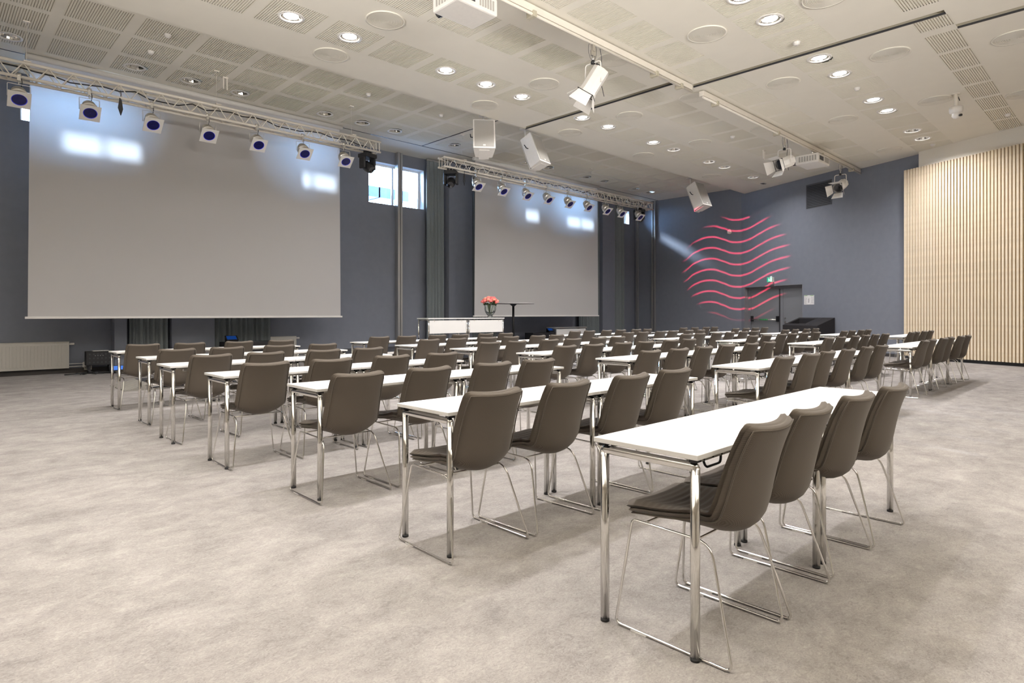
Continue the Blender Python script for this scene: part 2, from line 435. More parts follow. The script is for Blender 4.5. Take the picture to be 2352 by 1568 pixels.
# other walls
P0 = Vector((XG, 10.75, 0)); dW = Vector((-0.43, -1, 0)).normalized()
AW = math.atan2(dW.y, dW.x)
wr = MB(); wr.box(XG, XG + 0.3, 10.75, YW + 0.1, 0, 6.4)
MW = Matrix.Translation(P0) @ Matrix.Rotation(AW, 4, 'Z')       # local +x along the wall, local -y into the room
DS0, DS1, DZ = 0.16, 2.92, 2.24
wr.box(0, DS0, 0, 0.3, 0, 6.4, mtx=MW); wr.box(DS0, DS1, 0, 0.3, DZ, 6.4, mtx=MW); wr.box(DS1, 19, 0, 0.3, 0, 6.4, mtx=MW)
wall_right = tag(wr.build('wall_right', 'wall'), kind='structure')
tag(MB().box(XL - .3, XL, YB, YW + .4, 0, 6.5).build('wall_left', 'wallp'), kind='structure')
tag(MB().box(XL, 24, YB - .3, YB, 0, 6.5).build('wall_back', 'wallp'), kind='structure')
bs = MB(); bs.box(XL, 2.97, YW - .02, YW, 0, .10); bs.box(5.0, 11.96, YW - .02, YW, 0, .10); bs.box(12.95, 19.8, YW - .02, YW, 0, .10); bs.box(20.6, XG, YW - .02, YW, 0, .1)
tag(bs.build('baseboard_front', 'base'), kind='structure')
bs = MB(); bs.box(XG - .02, XG, 10.75, YW, 0, .1); bs.box(DS1, 7.2, -.02, 0, 0, .09, mtx=MW)
tag(bs.build('baseboard_right', 'base'), kind='structure')
# pilasters and vertical wall profiles
tn = 0
def trim(b, m):
    global tn
    tn += 1
    return tag(b.build('trim_%d' % tn, m), kind='structure')
for (a, c) in ((2.97, 3.20), (4.08, 4.99), (11.97, 12.93), (19.80, 20.61)):
    trim(MB().box(a, c, 15.27, YW, 0, ZS), 'wall')
def profile_pair(pts):
    for (x0, x1, y0, y1) in pts: trim(MB().box(x0, x1, y0, y1, 0, ZS, 0.006), 'alu')
profile_pair([(10.19, 10.275, 15.44, YW), (10.305, 10.37, 15.46, YW)])
profile_pair([(XG - .07, XG, 15.38, 15.43), (XG - .07, XG, 15.46, 15.51), (XG - .07, XG, 14.52, 14.58), (XG - .07, XG, 14.64, 14.71)])
trim(MB().box(10.275, 10.305, 15.5, YW, 0, ZS), 'black')

# door in the angled wall
dr = empty('door_1', P0, AW); dr['kind'] = 'structure'
f = MB()
f.box(DS0, DS0 + .02, 0, .26, 0, DZ); f.box(DS1 - .02, DS1, 0, .26, 0, DZ); f.box(DS0, DS1, 0, .26, DZ - .02, DZ)
f.box(DS0 + .02, DS0 + .13, .18, .28, 0, DZ - .02); f.box(DS1 - .10, DS1 - .02, .18, .28, 0, DZ - .02); f.box(DS0 + .13, DS1 - .1, .18, .28, DZ - .10, DZ - .02)
f.box(DS0, DS1, .285, .3, 0, DZ)
f.build('frame', 'doorp', dr)
lf = MB().box(DS0 + .135, 1.86, .20, .25, .01, DZ - .105, .004).build('leaf', 'doorp', dr)
l2 = MB().box(1.875, DS1 - .105, .20, .25, .01, DZ - .105, .004).build('leaf', 'doorp', dr)
MB().box(1.69, 1.735, .185, .20, .05, DZ - .12).build('lock_rod', 'charcoal', lf)
pb = MB().cyl((0.42, .13, 1.02), (1.62, .13, 1.02), .02, 10).build('push_bar', 'steel', lf)
MB().box(.36, .42, .11, .20, .95, 1.15).build('bar_bracket', 'black', lf); MB().box(1.62, 1.69, .11, .20, .95, 1.15).build('bar_bracket', 'black', lf)
MB().cyl((.80, .13, 1.02), (1.22, .13, 1.02), .0225, 10).build('green_grip', mat('green_arrow_sticker', (.05, .42, .12), .5, vary=.5, scale=18), lf)
MB().box(1.95, 1.99, .17, .20, 1.05, 1.10).build('lock', 'steel', l2)
h = MB(); h.box(1.95, 1.99, .18, .20, .86, .98); h.cyl((1.97, .155, .93), (2.12, .155, .93), .012, 8); h.cyl((1.97, .155, .93), (1.97, .19, .93), .012, 8); h.build('handle', 'steel', l2)

# slatted timber wall panel, bulkhead above it
SP0 = Vector((19.59, 4.65, 0)); dS = Vector((-1.15, -2.65, 0)).normalized(); AS = math.atan2(dS.y, dS.x)
sw = empty('slatted_wall_panel', SP0, AS)
tag(sw, 'pale timber slatted wall panel standing before the grey wall at right', 'wall panel')
SL = 10.5; PITCH = 0.0785
MB().box(0, SL, .0, .05, .10, 5.19).build('backing_board', 'slatback', sw)
MB().box(.05, SL, .03, .06, 0, .10).build('plinth', 'black', sw)
MB().box(-.02, 0.0, -.045, .06, .10, 5.19).build('end_board', 'slat', sw)
sm = MB().box(-.0235, .0235, -.042, 0, .085, 5.19).v
slat_obj = MB().box(-.0235, .0235, -.042, 0, .085, 5.19).build('slat', 'slat', sw, (.03, 0, 0))
n = int((SL - .05) / PITCH)
for k in range(1, n): obj_from('slat', slat_obj.data, sw, (.03 + k * PITCH, 0, 0))
MS = Matrix.Translation(SP0) @ Matrix.Rotation(AS, 4, 'Z')
trim(MB().box(.34, 16, .04, .5, 5.19, 6.4, mtx=MS), 'fascia')

# ------------------------------------------------------------------ recessed downlights
def downlight(x, y, z, lit, label, group):
    e = empty('downlight', (x, y, z)); tag(e, label, 'light', group)
    MB().lathe([(.152, .004), (.156, -.008), (.19, -.008), (.195, 0)], 28).build('trim_ring', 'lampwhite', e)
    return e
ring_me = MB().lathe([(.150, .012), (.153, -.008), (.188, -.009), (.194, 0)], 28)
ring_o = None
proto = {}
def add_down(x, y, z, lit, label, group, power):
    e = empty('downlight', (x, y, z)); tag(e, label, 'light', group)
    if 'ring' not in proto:
        proto['ring'] = MB().lathe([(.150, .012), (.153, -.008), (.192, -.009), (.198, 0)], 28).build('trim_ring', 'lampwhite', e).data
        r_ = MB(); NF = 22
        prof = [(.152, .01), (.135, .07), (.10, .13), (.07, .16)]
        vs = [(a * math.cos(2 * PI * k / NF), a * math.sin(2 * PI * k / NF), b_) for (a, b_) in prof for k in range(NF)]
        fs = [(i * NF + k, i * NF + (k + 1) % NF, (i + 1) * NF + (k + 1) % NF, (i + 1) * NF + k) for i in range(3) for k in range(NF)]
        r_.add(vs, fs)
        proto['refl'] = r_.build('reflector', 'chrome', e).data
        proto['bulb'] = MB().lathe([(.001, .10), (.045, .10), (.06, .13), (.068, .165)], 18).build('bulb', 'lamp', e).data
        proto['bulboff'] = MB().lathe([(.001, .10), (.045, .10), (.06, .13), (.068, .165)], 18).build('bulb', 'edge', e).data
        for c in list(e.children): bpy.data.objects.remove(c)
    obj_from('trim_ring', proto['ring'], e); obj_from('reflector', proto['refl'], e)
    obj_from('bulb', proto['bulb'] if lit else proto['bulboff'], e)
    if lit:
        if 'light' not in proto:
            ld = bpy.data.lights.new('lamp_beam', 'AREA'); ld.shape = 'DISK'; ld.size = .22; ld.energy = DOWN_W; ld.color = (1.0, .975, .97); ld.spread = R(150)
            proto['light'] = ld
        o = bpy.data.objects.new('lamp_beam', proto['light']); COL.objects.link(o); o.parent = e; o.location = (0, 0, .012)
        o.visible_camera = True
    return e
for i, x in enumerate(LIT_M):
    add_down(x, 9.10, ZM, True, 'lit round downlight, %s from left in the long row nearer the screens' % ORD[i], 'lit downlights nearer the screens', DOWN_W)
for i, x in enumerate(LIT_R):
    add_down(x, 3.92, ZR, True, 'lit round downlight, %s from left in the right hand ceiling row' % ORD[i], 'lit downlights at the right', DOWN_W)
for i, x in enumerate((2.1, 1.1, -.88, -1.87, -3.85)): add_down(x, 9.10, ZM, True, 'lit round downlight, %s beyond the left frame edge, row nearer the screens' % ORD[i], 'lit downlights nearer the screens', DOWN_W)
for i, x in enumerate((6.21, 5.22, 3.24, 2.25, .27)): add_down(x, 3.92, ZR, True, 'lit round downlight, %s above the top frame edge, right hand row' % ORD[i], 'lit downlights at the right', DOWN_W)
for i, x in enumerate(OFF_S):
    add_down(x, 13.68 + .012 * i * .9, ZS, False, 'unlit mirrored downlight, %s from left in the strip above the stage trusses' % ORD[i], 'unlit downlights over the trusses', 0)

# round ceiling air diffusers
dpro = None
def diffuser(x, y, z, label):
    global dpro
    e = empty('air_diffuser', (x, y, z)); tag(e, label, 'vent', 'round ceiling diffusers')
    if dpro is None:
        a = MB().lathe([(.30, 0), (.305, -.012), (.275, -.016), (.27, -.002)], 36).build('rim', 'ceil', e)
        prof = []
        for k in range(13):
            r0 = .268 - k * .0205; prof += [(r0, -.004 - .0012 * k), (r0 - .008, -.016 - .0012 * k), (max(r0 - .0205, .001), -.006 - .0012 * k)]
        c = MB().lathe(prof, 36).build('rings', 'ceil', e)
        dpro = (a.data, c.data)
    else:
        obj_from('rim', dpro[0], e); obj_from('rings', dpro[1], e)
DM = [(5.18, 9.94), (8.82, 10.01), (11.70, 10.04), (14.88, 10.02), (18.75, 9.98), (5.17, 8.18), (8.85, 8.27), (11.68, 8.24), (14.86, 8.24), (8.89, 6.62), (11.66, 6.60), (14.89, 6.56)]
sc = (ZR - 1.235) / 4.535
DR = [(9.18, 4.97), (12.2, 4.98), (15.5, 4.95), (19.3, 4.97), (9.34, 3.22), (12.19, 3.13), (15.52, 3.14), (12.92, 1.52), (16.37, 1.78)]
rown = ['row by the ceiling edge', 'row beside the bright downlights', 'row just behind the lamp rail']
for i, (x, y) in enumerate(DM):
    r_ = 0 if i < 5 else (1 if i < 9 else 2); k = i - (0, 5, 9)[r_]
    diffuser(x, y, ZM, 'round cream air diffuser, %s from left, %s' % (ORD[k], rown[r_]))
for i, (x, y) in enumerate(DR):
    r_ = 0 if i < 4 else (1 if i < 7 else 2); k = i - (0, 4, 7)[r_]
    diffuser(x * sc, y * sc, ZR, 'round cream air diffuser, %s from left, %s' % (ORD[k], ['row right of the lamp rail', 'row right of the bright downlights', 'row by the upper right frame corner'][r_]))

# small smoke detectors and sprinklers
dpr = None
def detector(x, y, z, label):
    global dpr
    if dpr is None:
        o = MB().lathe([(.001, -.05), (.035, -.05), (.05, -.03), (.055, -.012), (.06, 0)], 18).build('smoke_detector', 'lampwhite'); dpr = o
    else:
        o = obj_from('smoke_detector', dpr.data)
    o.location = (x, y, z); tag(o, label, 'smoke detector', 'ceiling smoke detectors')
for (x, y, z, l) in [(3.06, 11.7, ZS, 'small white smoke detector at upper left, on the topmost strip panel'), (3.03, 12.66, ZS, 'small white smoke detector at upper left, on the middle strip panel'),
                     (7.03, 11.8, ZS, 'small white smoke detector on the strip ceiling near the middle'), (9.03, 11.83, ZS, 'small white smoke detector left of the first loudspeaker'),
                     (14.95, 7.38, ZM, 'small white detector on the ceiling left of the second theatre spot'),
                     (10.54 * sc, 4.08 * sc, ZR, 'small grey detector before the track groove, right row'), (13.55 * sc, 4.06 * sc, ZR, 'small grey detector between the third and fourth right downlights'),
                     (17.79 * sc, 2.21 * sc, ZR, 'small grey detector on the slotted panels at far right'), (19.5 * sc, 4.0 * sc, ZR, 'small grey detector right of the last right downlight')]:
    detector(x, y, z, l)
o = MB().box(-.14, .14, -.07, .07, -.012, 0).build('return_grille', 'lampwhite', None, (21.1, 9.3, ZM)); tag(o, 'small rectangular slot grille on the ceiling near the grey wall', 'vent')
for k in range(2): MB().box(-.12, .12, -.05 + .06 * k, -.01 + .06 * k, -.014, -.010).build('slot', 'black', o)
for (x, y, z, l) in [(4.45, 13.0, ZS, 'small cream ceiling hook bracket left of the third strip downlight'), (16.85, 7.4, ZM, 'small cream ceiling hook bracket left of the second theatre spot'), (13.5, 13.2, ZS, 'small cream ceiling hook bracket above the right truss')]:
    b_ = MB(); b_.box(-.05, .05, -.03, .03, -.03, 0); b_.box(-.045, -.025, -.012, .012, -.24, -.03); b_.box(.025, .045, -.012, .012, -.26, -.03)
    tag(b_.build('ceiling_hook', 'truss', None, (x, y, z)), l, 'hook')

# ------------------------------------------------------------------ conference table
TL, TD, TH = 1.222, 0.46, 0.74
def make_table():
    root = empty('conference_table')
    MB().box(0, TL, 0, TD, TH - .019, TH, .002).build('tabletop', 'white', root)
    for x in (.036, TL - .036):
        for y in (.03, TD - .03):
            lg = MB().cyl((x, y, .012), (x, y, TH - .052), .0175, 14).build('leg', 'chrome', root)
            MB().cyl((x, y, 0), (x, y, .012), .0178, 14).build('foot', 'black', lg)
            MB().box(x - .02, x + .02, y - .014, y + .014, TH - .033, TH - .0192).build('spacer', 'black', lg)
        b = MB(); b.tube(fillet([(x, .03, TH - .075), (x, .03, TH - .05), (x, TD - .03, TH - .05), (x, TD - .03, TH - .075)], .008, 3), .0175, 12)
        b.build('end_rail', 'chrome', root)
    for y in (.06, TD - .06):
        MB().box(.05, TL - .05, y - .012, y + .012, TH - .036, TH - .0195).build('side_rail', 'steel', root)
    ps = MB().box(.14, .46, .075, .115, TH - .062, TH - .037, .003).build('power_strip', 'edge', root)
    s = MB()
    for k in range(4): s.cyl((.18 + k * .07, .0735, TH - .05), (.18 + k * .07, .0752, TH - .05), .009, 10)
    s.build('socket', 'black', ps)
    for xx in (.30, TL - .30):
        MB().tube(fillet([(xx - .1, .1, TH - .036), (xx - .06, .1, TH - .10), (xx + .06, .1, TH - .10), (xx + .06, .1, TH - .04)], .02, 4), .005, 6).build('cable_hook', 'charcoal', root)
    return root

# ------------------------------------------------------------------ sled chair
def shell_mid(u):
    """centre line of the shell, u 0 (seat front) .. 1 (top of back): returns (y, z)"""
    pts = [(.232, .437), (.215, .446), (.17, .448), (.10, .442), (.02, .434), (-.06, .428), (-.12, .428), (-.165, .440), (-.198, .470), (-.214, .515), (-.224, .565), (-.238, .64), (-.256, .72), (-.278, .79), (-.293, .832)]
    L = [0]
    for a, b in zip(pts[:-1], pts[1:]): L.append(L[-1] + math.hypot(b[0] - a[0], b[1] - a[1]))
    t = u * L[-1]
    for i in range(len(L) - 1):
        if t <= L[i + 1] + 1e-9:
            k = (t - L[i]) / (L[i + 1] - L[i]); p0 = pts[max(i - 1, 0)]; p1 = pts[i]; p2 = pts[i + 1]; p3 = pts[min(i + 2, len(pts) - 1)]
            return tuple(.5 * (2 * p1[j] + (p2[j] - p0[j]) * k + (2 * p0[j] - 5 * p1[j] + 4 * p2[j] - p3[j]) * k * k + (3 * p1[j] - p0[j] - 3 * p2[j] + p3[j]) * k ** 3) for j in (0, 1))
    return pts[-1]
SLEN = 1.01
def shell_w(u):
    w_ = .212 if u < .45 else .212 - .017 * (u - .45) / .55
    d = min(u, 1 - u) * SLEN; r = .045
    if d < r: w_ -= r - math.sqrt(max(0, r * r - (r - d) ** 2))
    return w_
def shell_pt(u, v, off):
    y, z = shell_mid(u); y1, z1 = shell_mid(min(u + .004, 1)); y0, z0 = shell_mid(max(u - .004, 0))
    t = Vector((0, y1 - y0, z1 - z0)).normalized(); nrm = Vector((0, -t.z, t.y))  # points to the outer side (below / behind)
    if nrm.z > 0 and u < .4: nrm = -nrm
    nrm = Vector((0, t.z, -t.y))
    if u < .3 and nrm.z > 0: nrm = -nrm
    # dish: edges rise towards the sitter
    if u < .3: c = .008 + .045 * (u / .3)
    elif u < .55: c = .053
    else: c = .053 - .03 * (u - .55) / .45
    return Vector((v * shell_w(u), y, z)) + (-nrm) * (c * v * v) + nrm * off
def outer_sign(u):
    return 1.0
def nrm_at(u):
    y1, z1 = shell_mid(min(u + .004, 1)); y0, z0 = shell_mid(max(u - .004, 0))
    t = Vector((0, y1 - y0, z1 - z0)).normalized()
    return Vector((0, t.z, -t.y))
def make_chair():
    root = empty('sled_chair')
    # travelling from the seat front backwards, (t.z, -t.y) points up on the seat and forwards on the back
    def P(u, v, off):
        y, z = shell_mid(u); n_ = nrm_at(u)
        if u < .36: c = .010 + .068 * (u / .36) ** 1.5
        elif u < .56: c = .078
        else: c = .078 - .042 * (u - .56) / .44
        return Vector((v * shell_w(u), y, z)) + n_ * (c * v * v + off)
    NV = 12
    vs_ = [-1 + 2 * k / NV for k in range(NV + 1)]
    def pillow(us, off0, th, name, ribs=False, vmax=1.0):
        b = MB(); rows = []
        def edge(q):   # thickness falloff near the rim
            return math.sqrt(max(0.0, 1 - max(0, (q - .88) / .12) ** 2))
        for side in (1, -1):
            grid = []
            for u in us:
                row = []
                for v in vs_:
                    uu = abs(2 * (u - us[0]) / (us[-1] - us[0]) - 1)
                    k = min(edge(abs(v)), math.sqrt(max(0, 1 - max(0, (uu - .965) / .035) ** 2)))
                    o_ = off0 + side * th / 2 * k
                    if ribs and side == 1:
                        o_ += .0075 * (abs(math.sin(PI * u * SLEN / .036)) ** .55 - .5) * max(0, 1 - max(0, (abs(v) - .78) / .2))
                    row.append(P(u, v * vmax, o_))
                grid.append(row)
            o0 = len(b.v); b.v += [tuple(p) for r_ in grid for p in r_]
            C = NV + 1
            for i in range(len(us) - 1):
                for j in range(NV):
                    q = (o0 + i * C + j, o0 + i * C + j + 1, o0 + (i + 1) * C + j + 1, o0 + (i + 1) * C + j)
                    b.f.append(q if side == -1 else q[::-1]); b.sm.append(True)
        return b.build(name, 'fabric', root)
    us = [0, .004, .010, .018, .03] + [.03 + .94 * k / 30 for k in range(1, 31)] + [.982, .990, .996, 1.0]
    pillow(us, -.008, .028, 'outer_shell')
    nr = 112
    us2 = [.0, .004, .010] + [.012 + .978 * k / nr for k in range(nr + 1)] + [.995, 1.0]
    pillow(us2, .010, .036, 'quilted_pad', ribs=True, vmax=.995)
    # piping seam round the rim on the outer face
    path = []
    uu = [.02 + .96 * k / 26 for k in range(27)]
    path += [P(u, -.93, -.0215) for u in uu] + [P(.984, -.93 + 1.86 * k / 8, -.0205) for k in range(1, 8)] + [P(u, .93, -.0205) for u in reversed(uu)] + [P(.016, .93 - 1.86 * k / 8, -.0205) for k in range(1, 8)]
    MB().tube(path, .0035, 5, closed=True).build('piping', 'fabric', root)
    # chrome wire sled
    for s in (-1, 1):
        X = s * .26
        loop = fillet([(X, -.243, .0065), (X, .245, .0065), (s * .203, .205, .412), (s * .188, -.125, .398)], [.03, .028, .02, .06], 5, True)
        MB().tube(loop, .0055, 8, closed=True).build('sled_frame', 'chrome', root)
        MB().box(X - .0075, X + .0075, .10, .17, 0, .006).build('glide', 'edge', root)
    for y, z in ((.15, .409), (-.07, .399)):
        MB().tube([(-.2, y, z), (.2, y, z)], .005, 6).build('cross_bar', 'chrome', root)
    return root
tproto = make_table(); cproto = make_chair()
BLK = {'A': 'leftmost table block', 'B': 'second table block from left', 'C': 'third table block from left', 'D': 'far right table block'}
ROWN = ['nearest row', 'second nearest row', 'third nearest row', 'fourth nearest row', 'fifth nearest row', 'sixth nearest row', 'farthest row']
rows = {'A': [1.55, 2.89, 4.24, 5.52, 6.85, 8.12, 9.6], 'B': [2.90, 4.29, 5.59, 6.94, 8.29, 9.74], 'C': [2.87, 4.22, 5.55, 6.85, 8.24, 9.62], 'D': [4.1, 5.45, 6.8, 8.27, 9.66]}
st = {'A': [1.95, 1.90, 1.87, 1.72, 1.69, 1.79, 1.8], 'B': [5.45, 5.43, 5.46, 5.45, 5.41, 5.43], 'C': [10.5, 10.51, 10.58, 10.51, 10.54, 10.47], 'D': [15.26, 15.28, 15.25, 15.45, 15.3]}
cxs = {'A': [[.31, .78, 1.37, 1.92], [.24, .81, 1.42, 1.99], [.25, .83, 1.47, 2.0], [.3, .88, 1.5, 2.09], [.33, .87, 1.52, 2.07], [.28, .83, 1.46, 2.03], [.28, .84, 1.5, 2.1]],
       'B': [[.31, .93, 1.46, 2.04, 2.78, 3.28], [.25, .81, 1.41, 1.99, 2.65, 3.26], [.33, .87, 1.52, 2.06, 2.76, 3.29], [.28, .82, 1.52, 2.07, 2.72, 3.27], [.26, .83, 1.49, 2.02, 2.7, 3.23], [.27, .83, 1.51, 2.06, 2.71, 3.25]],
       'C': [[.22, .77, 1.56, 2.07, 2.83, 3.36], [.31, .91, 1.59, 2.17, 2.83, 3.41], [.35, .9, 1.59, 2.11, 2.75, 3.4], [.35, .86, 1.53, 2.1, 2.77, 3.33], [.34, .86, 1.56, 2.11, 2.8, 3.36], [.29, .82, 1.47, 2.01, 2.68, 3.19]],
       'D': [[.15, .63, 1.30, 1.90], [.15, .68, 1.31, 1.86], [.21, .84, 1.56, 2.18], [.40, .96, 1.60, 2.2], [.24, .8, 1.52, 2.0]]}
nt_ = nc_ = 0
for blk in 'ABCD':
    nrow = len(rows[blk]); base = {'A': 0, 'B': 1, 'C': 1, 'D': 2}[blk]
    for i in range(nrow):
        y1 = rows[blk][i]; x0 = st[blk][i]; ntab = {'A': 2, 'B': 3, 'C': 3, 'D': 2}[blk]
        rn = 'nearest row' if i == 0 else ('farthest row' if i == nrow - 1 else '%s nearest row' % ORD[i])
        for k in range(ntab):
            o = tproto if nt_ == 0 else copy_tree(tproto)
            o.location = (x0 + k * (TL + .004), y1 - TD, 0)
            tag(o, 'white topped chrome legged table, %s from left, %s, %s' % (ORD[k], rn, BLK[blk]), 'table', 'white conference tables')
            nt_ += 1
        for k, dx in enumerate(cxs[blk][i]):
            o = cproto if nc_ == 0 else copy_tree(cproto)
            o.location = (x0 + dx + random.uniform(-.004, .004), y1 - .305 + random.uniform(-.018, .018), 0)
            o.rotation_euler = (0, 0, random.uniform(-.03, .03))
            tag(o, 'taupe upholstered sled chair, %s from left, %s, %s' % (ORD[k], rn, BLK[blk]), 'chair', 'taupe sled chairs at the tables')
            nc_ += 1

# ------------------------------------------------------------------ projection screens
for i, (a, c, side) in enumerate([(1.43, 7.70, 'left'), (12.20, 18.25, 'right')]):
    e = empty('projection_screen', ((a + c) / 2, 14.3, 1.14))
    tag(e, 'large white lowered projection screen, the %s one of the two' % side, 'screen', 'lowered projection screens')
    hw = (c - a) / 2
    b = MB(); b.add([(-hw - .012, -.002, .03), (hw + .012, -.002, .03), (hw - .02, -.002, ZS - 1.16), (-hw + .02, -.002, ZS - 1.16)], [(0, 1, 2, 3)])
    b.build('cloth', 'cloth', e)
    MB().box(-hw - .055, hw + .055, -.022, .022, 0, .042, .006).build('bottom_bar', 'edge', e)
    MB().cyl((-hw - .05, 0, ZS - 1.14 - .06), (hw + .05, 0, ZS - 1.14 - .06), .055, 14).build('roller', 'edge', e)

# ------------------------------------------------------------------ lighting trusses
def make_truss(x0, x1, label):
    e = empty('lighting_truss', (x0, 12.77, 5.18)); tag(e, label, 'truss', 'cream box trusses'); L = x1 - x0; h = .12
    ch = None
    for (y, z) in ((-h, h), (-h, -h), (h, h), (h, -h)):
        if ch is None: ch = MB().cyl((0, 0, 0), (L, 0, 0), .025, 12).build('chord', 'truss', e, (0, y, z))
        else: obj_from('chord', ch.data, e, (0, y, z))
    n_ = int(round((L - .3) / .33)); d = (L - .3) / n_
    pro = {}
    def brace(p0, p1):
        v = (Vector(p1) - Vector(p0)); key = tuple(round(q, 3) for q in v)
        if key not in pro: pro[key] = MB().cyl((0, 0, 0), v, .0095, 6).build('brace', 'truss', e, p0).data
        else: obj_from('brace', pro[key], e, p0)
    for k in range(n_):
        xa, xb, xm = .15 + k * d, .15 + (k + 1) * d, .15 + (k + .5) * d
        for y in (-h, h):
            brace((xa, y, -h), (xm, y, h)); brace((xm, y, h), (xb, y, -h))
        if k % 2 == 0: brace((xa, -h, -h), (xb, h, -h)); brace((xa, -h, h), (xb, h, h))
        else: brace((xa, h, -h), (xb, -h, -h)); brace((xa, h, h), (xb, -h, h))
    for x in (.03, .12, L - .12, L - .03):
        brace((x, -h, -h), (x, -h, h)); brace((x, h, -h), (x, h, h)); brace((x, -h, h), (x, h, h)); brace((x, -h, -h), (x, h, -h))
    nh = 3 if L < 9 else 4
    for k in range(nh):   # hangers to the ceiling
        x = .7 + (L - 1.4) * k / (nh - 1)
        b = MB(); b.box(x - .05, x + .05, -.14, .14, .145, .165); b.cyl((x, 0, .16), (x, 0, ZS - 5.18), .003, 6); b.box(x - .05, x + .05, -.03, .03, ZS - 5.18 - .02, ZS - 5.18)
        b.build('hanger', 'truss', e)
    rnd = random.Random(int(x0 * 10))
    # power cable laid along the truss, with drops
    pts = []; k = 0.0
    while k < L - .2:
        pts.append((k + .1, .05 + rnd.uniform(-.04, .04), .06 + rnd.uniform(-.05, .045))); k += .24
    MB().tube(pts, .011, 6).build('power_cable', 'black', e)
    return e
make_truss(.55, 7.86, 'cream lighting truss in front of the left screen')
make_truss(9.75, 19.40, 'cream lighting truss in front of the right screen')

# PAR cans --------------------------------------------------------------
def make_par():
    e = empty('par_can')
    b = MB(); b.box(-.022, .022, -.03, .03, -.06, .02); b.cyl((-.03, 0, .03), (.03, 0, .03), .034, 12); b.cyl((0, 0, -.12), (0, 0, -.05), .009, 8)
    b.build('clamp', 'steel', e)
    piv = Vector((0, -.03, -.30)); t = R(48)     # beam axis: forward (-y) and down
    ax = Vector((0, -math.cos(t), -math.sin(t))); q = ax.to_track_quat('Z', 'X').to_matrix().to_4x4(); mt = Matrix.Translation(piv) @ q
    MB().tube(fillet([(-.145, -.03, -.33), (-.145, -.01, -.12), (.145, -.01, -.12), (.145, -.03, -.33)], .02, 4), .006, 6).build('yoke', 'steel', e)
    MB().lathe([(.001, -.17), (.045, -.168), (.075, -.15), (.098, -.11), (.112, -.05), (.112, -.02), (.124, -.018), (.124, .005), (.112, .007), (.112, .10), (.12, .102), (.12, .122), (.11, .122)], 22, mt).build('housing', 'steel', e)
    fr = MB(); s_ = .150; ri = .104; N = 24; vs = []; fs = []
    for z in (.124, .132):
        for k in range(N):
            a = 2 * PI * k / N; vs.append((ri * math.cos(a), ri * math.sin(a), z))
        for k in range(N):
            a = 2 * PI * k / N; c_, d_ = math.cos(a), math.sin(a); m_ = max(abs(c_), abs(d_)); vs.append((s_ * c_ / m_, s_ * d_ / m_, z))
    for k in range(N):
        j = (k + 1) % N
        fs += [(k, j, N + j, N + k), (2 * N + k, 3 * N + k, 3 * N + j, 2 * N + j), (N + k, N + j, 3 * N + j, 3 * N + k), (k, 2 * N + k, 2 * N + j, j)]
    fr.add([mt @ Vector(v) for v in vs], fs); fr.build('gel_frame', 'edge', e)
    MB().lathe([(.001, .126), (.094, .126)], 24, mt).build('blue_gel', 'bluegel', e)
    MB().lathe([(.094, .126), (.1045, .128)], 24, mt).build('gel_rim', 'gelrim', e)
    MB().tube(fillet([(.02, .02, .05), (.05, .05, -.06), (.03, .06, -.16), (0, .06, -.24)], .04, 4), .006, 6).build('cable', 'black', e)
    return e
pp = make_par(); np_ = 0
for lst, side in (([1.14, 2.09, 3.04, 4.0, 4.95, 5.93, 6.90], 'left'), ([10.85, 11.78, 12.74, 13.65, 14.62, 15.56, 16.54, 17.36, 18.44], 'right')):
    for i, x in enumerate(lst):
        o = pp if np_ == 0 else copy_tree(pp); np_ += 1
        o.location = (x, 12.65, 5.05); o.rotation_euler = (0, 0, random.uniform(-.06, .06))
        tag(o, 'silver stage can light with dark blue gel, %s from left on the %s truss' % (ORD[i], side), 'stage light', 'stage cans on the trusses')

def make_head():
    e = empty('moving_head_light')
    b = MB(); b.box(-.03, .03, -.03, .03, -.08, 0); b.box(-.10, -.06, -.03, .03, -.08, 0); b.box(.06, .10, -.03, .03, -.08, 0); b.build('clamp', 'black', e)
    MB().box(-.17, .17, -.15, .15, -.17, -.07, .02).build('base', 'black', e)
    for s in (-1, 1): MB().box(s * .155 - .03, s * .155 + .03, -.09, .09, -.43, -.16, .02).build('yoke_arm', 'black', e)
    mt = Matrix.Translation((0, 0, -.37)) @ Vector((.1, -.8, -.6)).to_track_quat('Z', 'Y').to_matrix().to_4x4()
    MB().lathe([(.001, -.15), (.07, -.145), (.11, -.09), (.118, 0), (.108, .09), (.09, .15), (.085, .155)], 20, mt).build('head', 'black', e)
    MB().lathe([(.001, .156), (.05, .153), (.085, .150)], 20, mt).build('lens', 'lens', e)
    return e
hp = make_head()
for i, (x, rz, l) in enumerate([(7.57, .2, 'black moving head light at the right end of the left truss'), (10.06, -.9, 'black moving head light at the left end of the right truss'), (18.67, -.5, 'black moving head light at the right end of the right truss')]):
    o = hp if i == 0 else copy_tree(hp); o.location = (x, 12.75, 5.06); o.rotation_euler = (0, 0, rz); tag(o, l, 'stage light', 'moving heads on the trusses')
